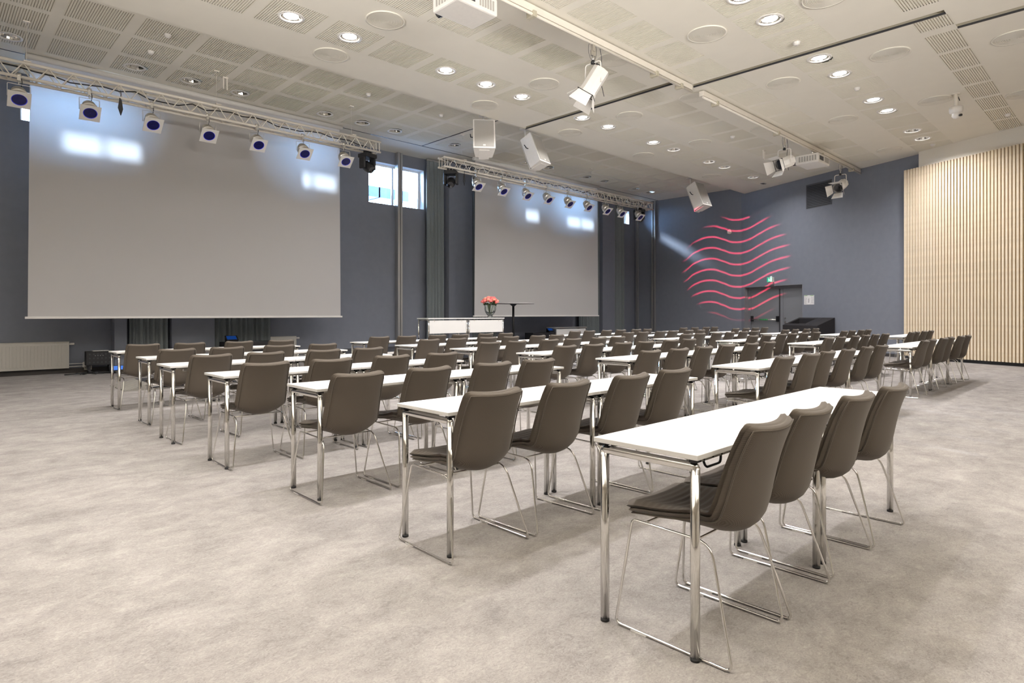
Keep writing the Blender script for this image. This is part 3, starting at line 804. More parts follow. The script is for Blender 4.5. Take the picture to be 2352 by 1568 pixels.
for (x, z, rz, l) in [(2.55, 5.05, .9, 'black connector tag dangling between the second and third left cans'), (10.42, 4.95, .5, 'black pointed tag dangling beside the left end of the right truss')]:
    e = empty('dangling_tag', (x, 12.64, z), rz); tag(e, l, 'tag')
    MB().tube([(0, 0, .14), (.02, 0, .08), (0, 0, .0)], .006, 6).build('cord', 'black', e)
    b = MB(); v = [(-.025, 0), (.025, 0), (.075, -.17), (.01, -.30), (-.075, -.19)]
    b.add([(p[0], y, p[1]) for y in (-.006, .006) for p in v], [(0, 1, 2, 3, 4), (9, 8, 7, 6, 5)] + [(k, k + 5, (k + 1) % 5 + 5, (k + 1) % 5) for k in range(5)])
    b.build('plate', 'charcoal', e)

# ------------------------------------------------------------------ ceiling rail with theatre lamps and projectors
for i, (a, c, l) in enumerate([(2.6, 10.60, 'cream lamp rail under the ceiling, near left length'), (11.02, 21.1, 'cream lamp rail under the ceiling, far right length')]):
    e = empty('lamp_rail', (a, 6.08, 5.50)); tag(e, l, 'rail', 'ceiling lamp rails'); L = c - a
    MB().box(0, L, -.05, .05, 0, .10, .006).build('rail_body', 'truss', e)
    MB().cyl((0, -.035, -.03), (L, -.035, -.03), .022, 10).build('pipe', 'truss', e)
    n_ = 4
    for k in range(n_):
        x = [.9, 3.65, 6.77, 7.6][k] if i == 0 else [.55, 3.5, 6.3, 8.75][k]
        b = MB(); b.box(x - .035, x + .035, -.075, .075, -.07, .02, .008); b.box(x - .025, x + .025, .05, .075, .0, ZR - 5.5); b.box(x - .05, x + .05, -.02, .08, ZR - 5.52, ZR - 5.5)
        b.build('clamp', 'khaki', e)
    if i == 1:
        MB().tube([(1.8, .055, .05), (3.0, .06, .055), (4.5, .06, .05), (6.2, .058, .05), (9.6, .06, .05)], .016, 6).build('cable', 'black', e)
        MB().box(5.9, 6.5, .02, .09, .05, .12, .01).build('junction_box', 'black', e)

def make_fresnel():
    e = empty('theatre_spot')
    b = MB(); b.box(-.03, .03, -.02, .02, -.10, .05); b.box(-.055, .055, -.012, .012, -.17, -.09); b.cyl((0, 0, -.25), (0, 0, -.16), .014, 8); b.build('hanger', 'steel', e)
    MB().lathe([(.001, -.30), (.034, -.295), (.036, -.26), (.02, -.24)], 14).build('knob', 'black', e)
    ring = [(.14 * math.cos(a) * .7, .01, -.08 + .16 * math.sin(a)) for a in [2 * PI * k / 20 for k in range(20)]]
    MB().tube(ring, .0035, 5, closed=True).build('safety_wire', 'charcoal', e)
    MB().tube(fillet([(.2, .02, .02), (.26, .02, -.18), (.2, .03, -.42), (.32, .03, -.72)], .1, 6), .005, 6).build('cable', 'charcoal', e)
    MB().tube(fillet([(0, -.16, -.62), (0, -.15, -.28), (0, .15, -.28), (0, .16, -.62)], .05, 5), .011, 8).build('yoke', 'lampwhite', e)
    piv = empty('lamp_head', (0, 0, -.60)); piv.parent = e
    # body points along local +x
    bd = MB(); N = 8; prof = [(-.25, .115), (-.24, .125), (.13, .125), (.15, .135), (.19, .135)]
    vs = []; fs = []
    for (x, r_) in prof:
        for k in range(N):
            a = 2 * PI * (k + .5) / N; vs.append((x, r_ * 1.02 * math.cos(a), r_ * 1.1 * math.sin(a)))
    for i in range(len(prof) - 1):
        for k in range(N): fs.append((i * N + k, i * N + (k + 1) % N, (i + 1) * N + (k + 1) % N, (i + 1) * N + k))
    fs.append(tuple(range(N)))
    bd.add(vs, fs)
    body = bd.build('lamp_body', 'lampwhite', e); 
    s_ = MB()
    for (x0_, x1_) in ((-.18, -.05), (-.02, .11)):
        for dz in (-.02, .02): s_.box(x0_, x1_, -.1325, -.127, dz - .006, dz + .006)
    sl = s_.build('vent_slot', 'black', e)
    ln = MB().lathe([(.001, 0), (.11, 0)], 20, Matrix.Translation((.185, 0, 0)) @ Matrix.Rotation(PI / 2, 4, 'Y')).build('lens', 'lens', e)
    hd = MB().box(-.29, -.25, -.03, .03, .05, .12, .008).build('handle', 'black', e)
    parts = [body, sl, ln, hd]
    for (ang, ln_) in ((0, .17), (PI / 2, .21), (PI, .17), (3 * PI / 2, .21)):
        b = MB(); hw = .115
        m_ = Matrix.Rotation(ang, 4, 'X')
        v = [(.19, -hw, .13), (.19, hw, .13), (.19 + ln_, hw * 1.35, .13 + .10), (.19 + ln_, -hw * 1.35, .13 + .10)]
        v = v + [(p[0], p[1], p[2] + .003) for p in v]
        b.add([m_ @ Vector(p) for p in v], [(0, 1, 2, 3), (7, 6, 5, 4), (0, 4, 5, 1), (1, 5, 6, 2), (2, 6, 7, 3), (3, 7, 4, 0)])
        parts.append(b.build('barn_door', 'lampwhite', e))
    fr = MB()
    for a in range(4): fr.box(.188, .198, -.14, .14, .125, .14, mtx=Matrix.Rotation(a * PI / 2, 4, 'X'))
    parts.append(fr.build('barn_door_frame', 'black', e))
    bpy.data.objects.remove(piv)
    return e, [p.name for p in parts]
def pose_fresnel(e, direction):
    q = Vector(direction).to_track_quat('X', 'Z')
    for c in e.children:
        if c.name.split('.')[0] in ('lamp_body', 'vent_slot', 'lens', 'handle', 'barn_door', 'barn_door_frame'):
            c.location = (0, 0, -.60); c.rotation_mode = 'QUATERNION'; c.rotation_quaternion = q
fp, _ = make_fresnel()
for i, (x, d, l) in enumerate([(7.60, (-.35, .55, -1.0), 'white theatre spot with open barn doors hanging nearest the camera'), (14.9, (-1, .35, -.42), 'white theatre spot hanging middle of the ceiling rail, barn doors pointing left'), (18.75, (-1, .1, -.5), 'white theatre spot hanging farthest along the rail before the grille')]):
    o = fp if i == 0 else copy_tree(fp); o.location = (x, 6.05, 5.45); pose_fresnel(o, d); tag(o, l, 'stage light', 'theatre spots on the rail')

def make_projector():
    e = empty('projector')
    b = MB(); b.cyl((0, 0, 0), (0, 0, .17), .02, 10); b.box(-.09, .09, -.09, .09, -.012, .012); b.build('mount', 'steel', e)
    MB().box(-.27, .27, -.20, .20, -.19, -.01, .018).build('casing', 'lampwhite', e)
    MB().cyl((-.12, .20, -.11), (-.12, .29, -.11), .05, 16).build('lens', 'lens', e)
    g = MB()
    for k in range(7): g.box(-.275, -.268, -.16 + .045 * k, -.135 + .045 * k, -.15, -.05)
    g.build('air_grille', 'grille', e); g = MB()
    for k in range(6): g.box(.02 + .035 * k, .04 + .035 * k, -.204, -.199, -.15, -.05)
    g.build('air_grille', 'grille', e)
    b = MB(); b.box(-.22, -.04, -.204, -.199, -.14, -.06); b.build('socket_panel', 'charcoal', e)
    return e
pj = make_projector()
pj.location = (5.03, 6.08, 5.30); pj.rotation_euler = (0, 0, .0); pj.scale = (1.25, 1.25, 1.25)
tag(pj, 'white projector hanging at the top edge of the picture', 'projector', 'ceiling projectors')
o = copy_tree(pj); o.location = (16.75, 6.08, 5.34); o.scale = (1.45, 1.45, 1.3); tag(o, 'white projector hanging far along the lamp rail', 'projector', 'ceiling projectors')

# hanging camera
e = empty('ceiling_camera', (14.86, 2.66, ZR)); tag(e, 'white camera on a short ceiling stem at the upper right', 'camera')
b = MB(); b.lathe([(.001, -.015), (.07, -.015), (.075, 0)], 18); b.cyl((0, 0, -.30), (0, 0, 0), .035, 14); b.build('stem', 'truss', e)
MB().lathe([(.001, -.40), (.07, -.40), (.11, -.375), (.118, -.33), (.115, -.27), (.05, -.255), (.001, -.255)], 22).build('housing', 'lampwhite', e)
MB().lathe([(.001, -.50), (.045, -.49), (.075, -.45), (.07, -.40)], 18).build('lens_ball', 'lampwhite', e)
MB().cyl((-.03, -.06, -.45), (-.055, -.10, -.455), .025, 12).build('lens', 'lens', e)
MB().tube([(.02, 0, -.02), (.10, -.02, -.05), (.12, -.04, -.12)], .008, 6).build('cable', 'black', e)

# loudspeakers at the ceiling edge
def make_speaker():
    e = empty('loudspeaker')
    t = R(-22); m_ = Matrix.Translation((0, 0, -.42)) @ Matrix.Rotation(t, 4, 'X')
    wf, wb_, dp, hh = .255, .20, .36, .40
    b = MB(); v = [(-wf, -dp / 2, -hh), (wf, -dp / 2, -hh), (wb_, dp / 2, -hh), (-wb_, dp / 2, -hh)]; v = v + [(p[0], p[1], hh) for p in v]
    b.add([m_ @ Vector(p) for p in v], [(3, 2, 1, 0), (4, 5, 6, 7), (0, 1, 5, 4), (1, 2, 6, 5), (2, 3, 7, 6), (3, 0, 4, 7)]); b.build('cabinet', 'lampwhite', e)
    MB().box(-wf + .03, wf - .03, -dp / 2 - .012, -dp / 2, -hh + .04, hh - .03, mtx=m_).build('grille', 'grille', e)
    MB().box(-.03, .03, -dp / 2 - .016, -dp / 2 - .011, -hh + .05, -hh + .09, mtx=m_).build('badge', 'edge', e)
    bk = MB()
    for (z_) in (-hh - .012, hh): bk.box(-.12, .12, -.10, dp / 2 + .06, z_, z_ + .012, mtx=m_)
    bk.box(-.12, .12, dp / 2 + .05, dp / 2 + .065, -hh - .012, hh + .012, mtx=m_); bk.cyl(m_ @ Vector((0, dp / 2 + .06, .12)), (0, dp / 2 + .12, .22), .022, 8); bk.box(-.10, .10, .2, .40, .19, .22); bk.cyl((0, .3, .2), (0, .3, ZS - ZM + .02), .03, 10)
    bk.build('bracket', 'lampwhite', e)
    MB().tube([m_ @ Vector((-wf - .005, .02, .04)), m_ @ Vector((-wf - .05, .04, .06)), m_ @ Vector((-wf - .06, .06, .16))], .012, 6).build('clamp_lever', 'black', e)
    return e
sp = make_speaker()
for i, (x, rz, l) in enumerate([(9.48, -.68, 'white loudspeaker with grey grille, leftmost at the ceiling edge'), (11.20, .20, 'white loudspeaker turned right, second from left at the ceiling edge'), (19.35, -.05, 'white loudspeaker at the ceiling edge before the grey wall')]):
    o = sp if i == 0 else copy_tree(sp); o.location = (x, 10.78, ZM - .02); o.rotation_euler = (0, 0, rz)
    if i == 2: o.scale = (1.1, 1.1, 1.12)
    tag(o, l, 'loudspeaker', 'loudspeakers at the ceiling edge')

# ------------------------------------------------------------------ things on the grey wall
vt = empty('wall_vent', P0, AW); tag(vt, 'dark grey louvred air grille high on the grey wall', 'vent')
f = MB(); a, c, z0, z1 = 3.08, 4.10, 4.72, 5.52
f.box(a, c, -.012, 0, z0, z0 + .03); f.box(a, c, -.012, 0, z1 - .03, z1); f.box(a, a + .03, -.012, 0, z0, z1); f.box(c - .03, c, -.012, 0, z0, z1); f.build('frame', 'vent', vt)
MB().box(a + .03, c - .03, -.002, 0, z0 + .03, z1 - .03).build('backing', 'black', vt)
lv = None
for k in range(14):
    z = z0 + .05 + k * .0525
    if lv is None: lv = MB().add([(a + .03, -.002, .035), (c - .03, -.002, .035), (c - .03, -.022, 0), (a + .03, -.022, 0), (a + .03, -.002, .031), (c - .03, -.002, .031), (c - .03, -.022, -.004), (a + .03, -.022, -.004)], [(0, 1, 2, 3), (7, 6, 5, 4), (2, 6, 7, 3)]).build('louvre', 'vent', vt, (0, 0, z)); lv = lv.data
    else: obj_from('louvre', lv, vt, (0, 0, z))
md = empty('motion_detector', (XG, 11.22, 4.40)); tag(md, 'small cream detector on the grey wall among the red waves', 'detector')
MB().lathe([(.001, .06), (.08, .06), (.09, .03), (.09, 0)], 16, Matrix.Rotation(-PI / 2, 4, 'Y')).build('base', 'truss', md)
MB().lathe([(.001, .18), (.03, .17), (.045, .12), (.03, .05)], 14, Matrix.Rotation(-PI * .62, 4, 'Y')).build('sensor_head', 'lampwhite', md)
ex = empty('exit_sign', P0, AW); tag(ex, 'green lit emergency exit sign box above the double door', 'sign')
MB().box(1.40, 1.66, -.09, 0, 2.36, 2.54, .006).build('box', 'edge', ex)
MB().box(1.41, 1.65, -.094, -.09, 2.37, 2.53).build('lit_face', 'exitgreen', ex)
g = MB(); Y_ = -.0955; TQ = []
for (p0, p1, r_) in [((1.50, 2.485), (1.515, 2.44), .012), ((1.515, 2.44), (1.485, 2.39), .009), ((1.515, 2.44), (1.545, 2.40), .009), ((1.505, 2.47), (1.47, 2.45), .007), ((1.505, 2.47), (1.545, 2.462), .007)]:
    g.cyl((p0[0], Y_, p0[1]), (p1[0], Y_, p1[1]), r_, 6)
g.lathe([(.001, .004), (.013, 0)], 10, Matrix.Translation((1.497, Y_, 2.508)) @ Matrix.Rotation(PI / 2, 4, 'X')); g.box(1.57, 1.635, Y_, Y_ + .001, 2.38, 2.52)
g.build('running_figure', 'exitwhite', ex)
MB().box(1.43, 1.66, -.06, -.01, 2.27, 2.355).build('lower_panel', 'doorp', ex)
MB().lathe([(.001, .03), (.03, .02), (.04, 0)], 12, Matrix.Translation((1.56, -.05, 2.54))).build('lamp', 'exitwhite', ex)
ps = empty('notice_poster', P0, AW); tag(ps, 'white printed notice sheet on the grey wall right of the door', 'poster')
MB().box(2.99, 3.40, -.006, 0, 1.54, 1.85).build('sheet', 'paper', ps)
MB().box(3.0, 3.13, -.0075, -.006, 1.825, 1.842).build('heading', 'greenstrip', ps); MB().box(3.25, 3.38, -.0075, -.006, 1.825, 1.842).build('heading', 'greenstrip', ps)
b = MB()
for k in range(7): b.box(3.01, 3.10, -.0075, -.006, 1.58 + .03 * k, 1.587 + .03 * k); b.box(3.29, 3.38, -.0075, -.006, 1.58 + .03 * k, 1.587 + .03 * k)
b.box(3.17, 3.20, -.0075, -.006, 1.60, 1.74); b.build('print', mat('grey_print', (.35, .33, .35), .8), ps)

# black console with a sunken top
bc = empty('console_cabinet', P0, AW); tag(bc, 'black sloping console with sunken top standing before the grey wall', 'cabinet')
a, c, d, hf, hb = 2.80, 4.22, .72, .86, 1.11
b = MB(); o_ = .06
def zt(y): return hb + (hf - hb) * ((-y - .02) / d)
y0, y1 = -.02, -.02 - d
v = [(a, y0, 0), (c, y0, 0), (c, y1, 0), (a, y1, 0), (a, y0, zt(y0)), (c, y0, zt(y0)), (c, y1, zt(y1)), (a, y1, zt(y1))]
xi0, xi1, yi0, yi1 = a + .10, a + .78, y0 - .10, y1 + .16
v += [(xi0, yi0, zt(yi0)), (xi1, yi0, zt(yi0)), (xi1, yi1, zt(yi1)), (xi0, yi1, zt(yi1))]
dz = -.16; v += [(p[0], p[1], p[2] + dz) for p in v[8:12]]
b.add(v, [(0, 1, 2, 3), (0, 4, 5, 1), (1, 5, 6, 2), (2, 6, 7, 3), (3, 7, 4, 0), (4, 8, 9, 5), (5, 9, 10, 6), (6, 10, 11, 7), (7, 11, 8, 4), (8, 12, 13, 9), (9, 13, 14, 10), (10, 14, 15, 11), (11, 15, 12, 8), (12, 15, 14, 13)])
b.build('body', 'blackmat', bc)
b = MB()
for xx in (a + .86, a + .95):
    b.add([(xx, y0 - .04, zt(y0 - .04) + .004), (xx + .02, y0 - .04, zt(y0 - .04) + .004), (xx + .02, y1 + .1, zt(y1 + .1) + .004), (xx, y1 + .1, zt(y1 + .1) + .004)], [(0, 1, 2, 3)])
b.build('top_groove', 'charcoal', bc)

# ------------------------------------------------------------------ curtains
def curtain(x0, x1, y, label, seed, top=5.95, amp=.045, fold=.13):
    rnd = random.Random(seed); e = empty('curtain', ((x0 + x1) / 2, y, .03)); tag(e, label, 'curtain')
    n_ = max(24, int((x1 - x0) / .018)); zs = [0, 1.5, 3.5, top - .15, top - .03]
    ph = [rnd.uniform(-.8, .8) for _ in range(12)]
    b = MB(); vs = []
    for zi, z in enumerate(zs):
        for i in range(n_ + 1):
            x = x0 + (x1 - x0) * i / n_; s_ = (x - x0) / fold * 2 * PI
            k = 1 if z < top - .2 else .45
            yy = amp * k * (math.sin(s_ + .9 * math.sin(s_ * .37 + ph[0]) + .12 * zi) + .35 * math.sin(2.3 * s_ + ph[1]))
            vs.append((x - (x0 + x1) / 2, yy, z))
    C = n_ + 1
    b.add(vs, [(i * C + j, i * C + j + 1, (i + 1) * C + j + 1, (i + 1) * C + j) for i in range(len(zs) - 1) for j in range(n_)], True)
    b.build('cloth', 'curtain', e)
    MB().box(x0 - (x0 + x1) / 2, x1 - (x0 + x1) / 2, -.02, .02, top - .03, top + .02).build('track', 'alu', e)
curtain(3.27, 4.03, 15.42, 'grey pleated curtain hanging left of the pilaster below the left screen', 1)
curtain(5.02, 6.38, 15.40, 'wide grey pleated curtain below the right half of the left screen', 2)
curtain(11.20, 11.86, 15.40, 'grey full height curtain right of the tall window', 3)
curtain(13.0, 14.1, 15.40, 'grey curtain behind the left edge of the right screen', 4)
curtain(18.5, 19.75, 15.40, 'grey curtain behind the right end of the right screen', 5)
curtain(20.66, 21.40, 15.40, 'narrow grey curtain left of the small corner window', 6)

# radiators
def radiator(x0, x1, z0, z1, label, knob=True):
    e = empty('radiator', ((x0 + x1) / 2, YW - .10, z0)); tag(e, label, 'radiator', 'white panel radiators'); hw = (x1 - x0) / 2; H_ = z1 - z0
    b = MB(); b.box(-hw, hw, -.03, .05, 0, H_, .006); b.build('casing', 'rad', e)
    r_ = MB(); n_ = int((x1 - x0 - .06) / .055)
    for k in range(n_):
        x = -hw + .03 + (k + .5) * (2 * hw - .06) / n_; r_.box(x - .017, x + .017, -.04, -.03, .05, H_ - .06, .004)
    r_.build('ribs', 'rad', e)
    MB().box(-hw - .003, hw + .003, -.035, .055, H_, H_ + .012, .003).build('top_grille', 'rad', e)
    MB().box(-hw + .2, -hw + .24, .05, .097, .1, H_ - .1).build('wall_bracket', 'rad', e); MB().box(hw - .24, hw - .2, .05, .097, .1, H_ - .1).build('wall_bracket', 'rad', e)
    if knob:
        MB().cyl((hw + .005, 0, H_ - .04), (hw + .09, 0, H_ - .04), .022, 12).build('valve', 'lampwhite', e)
        p = MB()
        for z in (.03, .085): p.cyl((hw - .02, .02, z), (hw + .26, .02, z), .008, 8); p.lathe([(.001, .01), (.03, .008), (.034, 0)], 14, Matrix.Translation((hw + .26, .0, z)) @ Matrix.Rotation(PI / 2, 4, 'X'))
        p.build('pipe', 'lampwhite', e)
radiator(.60, 2.21, .11, .65, 'white ribbed radiator on the wall at the left edge')
radiator(5.7, 7.08, .11, .64, 'white radiator half behind the wide curtain below the left screen')
radiator(12.95, 13.95, .11, .65, 'white radiator behind the presenter tables')
o = MB().box(-.07, .07, -.03, 0, -.05, .05, .006).build('wall_socket', 'truss', None, (2.55, YW, .10)); tag(o, 'cream wall socket above the skirting right of the left radiator', 'socket')
for k in (-1, 1): MB().lathe([(.001, -.001), (.02, 0)], 12, Matrix.Translation((k * .033, -.0305, 0)) @ Matrix.Rotation(PI / 2, 4, 'X')).build('outlet', 'black', o)

# rack, cables and tablets near the left wall
e = empty('stage_box', (2.68, 15.15, .17)); tag(e, 'black connector box raised on the floor by the left wall', 'connector box')
MB().box(-.24, .24, -.07, .12, 0, .29, .008).build('case', 'black', e)
b = MB()
for k in range(6):
    for r_ in range(3): b.cyl((-.18 + .07 * k, -.074, .06 + .085 * r_), (-.18 + .07 * k, -.066, .06 + .085 * r_), .018, 10)
b.build('sockets', 'charcoal', e)
b = MB()
for k in range(4): b.box(-.09 + .045 * k, -.078 + .045 * k, -.073, -.069, .198, .204)
b.build('indicator', 'edge', e)
for x in (-.18, .18): MB().box(x - .02, x + .02, -.05, .10, -.17, 0).build('leg', 'black', e)
tag(MB().box(-.14, .14, -.08, .08, 0, .012).build('paper_stack', 'paper', None, (2.70, 15.17, .46)), 'white papers lying on the black connector box', 'papers')
rnd = random.Random(3)
b = MB()
for k in range(6):
    pts = [Vector((2.25 + .16 * k + rnd.uniform(-.1, .1), 15.0 + rnd.uniform(-.16, .2), .012 + .012 * (q % 3)) ) + Vector((rnd.uniform(-.25, .25), rnd.uniform(-.1, .1), 0)) for q in range(5)]
    b.tube(fillet(pts, .08, 3), .011, 6)
b.tube(fillet([(2.44, 15.08, .2), (2.46, 15.05, .06), (2.62, 15.0, .02), (2.9, 15.02, .012)], .05, 3), .008, 6)
tag(b.build('cable_tangle', 'black'), 'tangle of black cables on the carpet by the left wall', 'cables')
def phone(x, y, z, s, label, lit):
    e = empty('desk_tablet', (x, y, z)); tag(e, label, 'tablet')
    b = MB(); b.add([(-.12 * s, -.10, 0), (.12 * s, -.10, 0), (.12 * s, .08, 0), (-.12 * s, .08, 0), (-.14 * s, -.06, .05), (.14 * s, -.06, .05), (.14 * s, .05, .15), (-.14 * s, .05, .15)], [(3, 2, 1, 0), (0, 1, 5, 4), (1, 2, 6, 5), (2, 3, 7, 6), (3, 0, 4, 7), (4, 5, 6, 7)]); b.build('case', 'black', e)
    b = MB(); b.add([(-.11 * s, -.048, .0615), (.11 * s, -.048, .0615), (.11 * s, .038, .1405), (-.11 * s, .038, .1405)], [(0, 1, 2, 3)]); b.build('display', 'bluescreen' if lit else 'bluescreendim', e)
phone(3.02, 15.0, 0, 1.4, 'tablet with bright blue display on the floor behind the farthest left table', True)
def low_cabinet(x0, x1, label):
    e = empty('low_cabinet', ((x0 + x1) / 2, 15.02, 0)); tag(e, label, 'cabinet', 'low black cabinets'); hw = (x1 - x0) / 2
    MB().box(-hw, hw, -.2, .2, .04, .57, .006).build('body', 'black', e); MB().box(-hw + .05, hw - .05, -.17, .17, 0, .04).build('plinth', 'black', e)
    for k in range(2): MB().box(-hw + .02 + k * hw, -.01 + k * hw, -.212, -.2, .07, .55, .003).build('door', 'blackmat', e)
low_cabinet(5.08, 6.2, 'low black cabinet in front of the wide curtain below the left screen')
low_cabinet(15.3, 17.1, 'low black cabinet below the right screen')
phone(5.27, 14.98, .57, 1.0, 'tablet with dim blue display on the left low black cabinet', False)
phone(16.35, 14.98, .57, 1.0, 'tablet on the low black cabinet below the right screen', False)

# stage, low podium, ramp
e = empty('stage_platform', (6.6, 11.66, 0)); tag(e, 'low dark stage platform with pale front edge below the screens', 'platform')
MB().box(0, 12.9, .012, 1.94, .05, .385).build('deck', 'stage', e)
MB().box(0, 12.9, 0, .012, .345, .39).build('front_edge', 'edge', e)
for k in range(8): MB().box(.1 + 1.78 * k, .16 + 1.78 * k, .1, .16, 0, .05).build('foot', 'charcoal', e)
e = empty('podium_step', (2.70, 11.25, 0)); tag(e, 'shallow podium step with white edge at the end of the ramp', 'platform')
MB().box(0, 3.85, .012, 1.1, .03, .098).build('deck', 'stage', e); MB().box(0, 3.85, 0, .012, .05, .10).build('front_edge', 'edge', e)
for k in range(5): MB().box(.02 + .9 * k, .06 + .9 * k, .03, .09, 0, .03).build('foot', 'edge', e)
e = empty('rubber_ramp', (2.33, 11.28, 0)); tag(e, 'grey ribbed access ramp on the carpet before the podium step', 'ramp')
b = MB(); b.add([(0, 0, 0), (.36, 0, 0), (.36, 1.05, 0), (0, 1.05, 0), (0, 0, .008), (.36, 0, .098), (.36, 1.05, .098), (0, 1.05, .008)], [(3, 2, 1, 0), (4, 5, 6, 7), (0, 1, 5, 4), (1, 2, 6, 5), (2, 3, 7, 6), (3, 0, 4, 7)]); b.build('wedge', 'ramp', e)
r_ = None
for k in range(7):
    y = .10 + .135 * k
    if r_ is None: r_ = MB().add([(.01, -.03, .011), (.35, -.03, .097), (.35, .03, .097), (.01, .03, .011), (.01, -.022, .021), (.35, -.022, .107), (.35, .022, .107), (.01, .022, .021)], [(4, 5, 6, 7), (0, 1, 5, 4), (1, 2, 6, 5), (2, 3, 7, 6), (3, 0, 4, 7)]).build('rib', 'ramp', e, (0, y, 0)).data
    else: obj_from('rib', r_, e, (0, y, 0))

# presenter tables on the stage
def presenter(x, y, z, wdt, label, panel=True):
    e = empty('presenter_table', (x, y, z)); tag(e, label, 'table')
    MB().box(0, wdt, 0, TD, TH - .024, TH, .002).build('tabletop', 'white', e)
    for xx in (.03, wdt - .03):
        for yy in (.03, TD - .03): MB().cyl((xx, yy, 0), (xx, yy, TH - .03), .0175, 12).build('leg', 'chrome', e)
        MB().tube([(xx, .03, TH - .05), (xx, TD - .03, TH - .05)], .0165, 10).build('end_rail', 'chrome', e)
    if panel:
        p = MB().box(.055, wdt - .055, .022, .036, TH - .37, TH - .055, .002).build('modesty_panel', 'white', e)
        for xx in (.2, wdt - .2): MB().box(xx - .008, xx + .008, .02, .03, TH - .085, TH - .04).build('panel_hook', 'steel', p)
    return e
presenter(8.63, 11.80, .39, 1.235, 'white presenter table with front panel on the stage, left of the pair')
presenter(9.87, 11.80, .39, 1.235, 'white presenter table with front panel on the stage, right one carrying the flowers')
presenter(16.45, 14.78, 0, 1.75, 'white side table at the back wall below the right screen')
e = empty('bar_table', (12.2, 12.6, .39)); tag(e, 'tall round bar table with thin top and black column on the stage', 'table')
MB().lathe([(.001, 1.125), (.60, 1.125), (.605, 1.135), (.60, 1.147), (.001, 1.147)], 40).build('tabletop', mat('grey_laminate', (.35, .34, .34), .5), e)
MB().lathe([(.11, 1.125), (.085, 1.10), (.05, 1.07), (.03, 1.05)], 18).build('top_plate', 'charcoal', e)
MB().cyl((0, 0, .02), (0, 0, 1.07), .033, 14).build('column', 'black', e); MB().lathe([(.001, .02), (.28, .015), (.29, 0)], 24).build('base', 'black', e)

# vase and bouquet
VX, VY, VZ = 10.80, 12.03, 1.13
prof = [(.001, 0), (.075, 0), (.085, .012), (.07, .035), (.06, .055), (.085, .085), (.125, .15), (.145, .22), (.142, .28), (.155, .33), (.175, .352), (.168, .352), (.148, .33), (.134, .28), (.136, .22), (.116, .155), (.076, .095), (.045, .07), (.001, .065)]
e = empty('flower_vase', (VX, VY, VZ)); tag(e, 'scalloped clear glass vase standing on the right presenter table', 'vase')
MB().lathe(prof, 40, None, lambda a, z: 1 + (.045 * math.cos(8 * a) if .08 < z < .36 else 0)).build('glass_body', 'vase', e)
bq = empty('flower_bouquet', (VX, VY, VZ + .10)); tag(bq, 'bouquet of coral flowers standing in the glass vase', 'flowers')
rnd = random.Random(11)
for k in range(9):
    a = rnd.uniform(0, 2 * PI); MB().tube([(.02 * math.cos(a), .02 * math.sin(a), 0), (.05 * math.cos(a), .05 * math.sin(a), .13), (.10 * math.cos(a + .2), .10 * math.sin(a + .2), .27)], .007, 6).build('stem', 'stem', bq)
lm = MB(); lm.add([(0, 0, 0), (.05, .035, .01), (.11, .02, .0), (.15, 0, -.02), (.11, -.02, 0), (.05, -.035, .01), (.06, 0, -.008)], [(0, 1, 6), (1, 2, 6), (2, 3, 6), (3, 4, 6), (4, 5, 6), (5, 0, 6)], True)
lo = lm.build('leaf', 'leaf', bq); lo.location = (.05, 0, .24)
for k in range(17):
    a = k * 2.4; obj_from('leaf', lo.data, bq, (.06 * math.cos(a), .06 * math.sin(a), .24 + .02 * (k % 3)), (rnd.uniform(-.4, .4), rnd.uniform(-.5, .3), a))
def blossom(m):
    b = MB(); r2 = random.Random(5)
    for k in range(26):
        a = k * 2.4; t = math.acos(1 - (k + .5) / 26 * 1.25); d = Vector((math.sin(t) * math.cos(a), math.sin(t) * math.sin(a), math.cos(t)))
        c = d * .043; u_ = d.orthogonal().normalized(); w_ = d.cross(u_)
        b.add([c + d * .012, c + u_ * .02, c + (u_ + w_) * .015 + d * .004, c + w_ * .02, c + (w_ - u_) * .015 + d * .004, c - u_ * .02, c - (u_ + w_) * .015 + d * .004, c - w_ * .02, c + (u_ - w_) * .015 + d * .004], [(0, q, q % 8 + 1) for q in range(1, 9)], True)
    return b.build('blossom', m, bq)
f1 = blossom('petal'); f2 = blossom('peach'); first = True
pts = []
for k in range(24):
    a = k * 2.4; r_ = .21 * math.sqrt((k + .3) / 24); pts.append((r_ * math.cos(a), r_ * math.sin(a), .42 - r_ * r_ * 2.6 + rnd.uniform(-.012, .012)))
for k, p in enumerate(pts):
    if k == 0: f1.location = p; continue
    if k == 1: f2.location = p; continue
    obj_from('blossom', (f1 if k % 3 else f2).data, bq, p, (rnd.uniform(-.5, .5), rnd.uniform(-.5, .5), a))

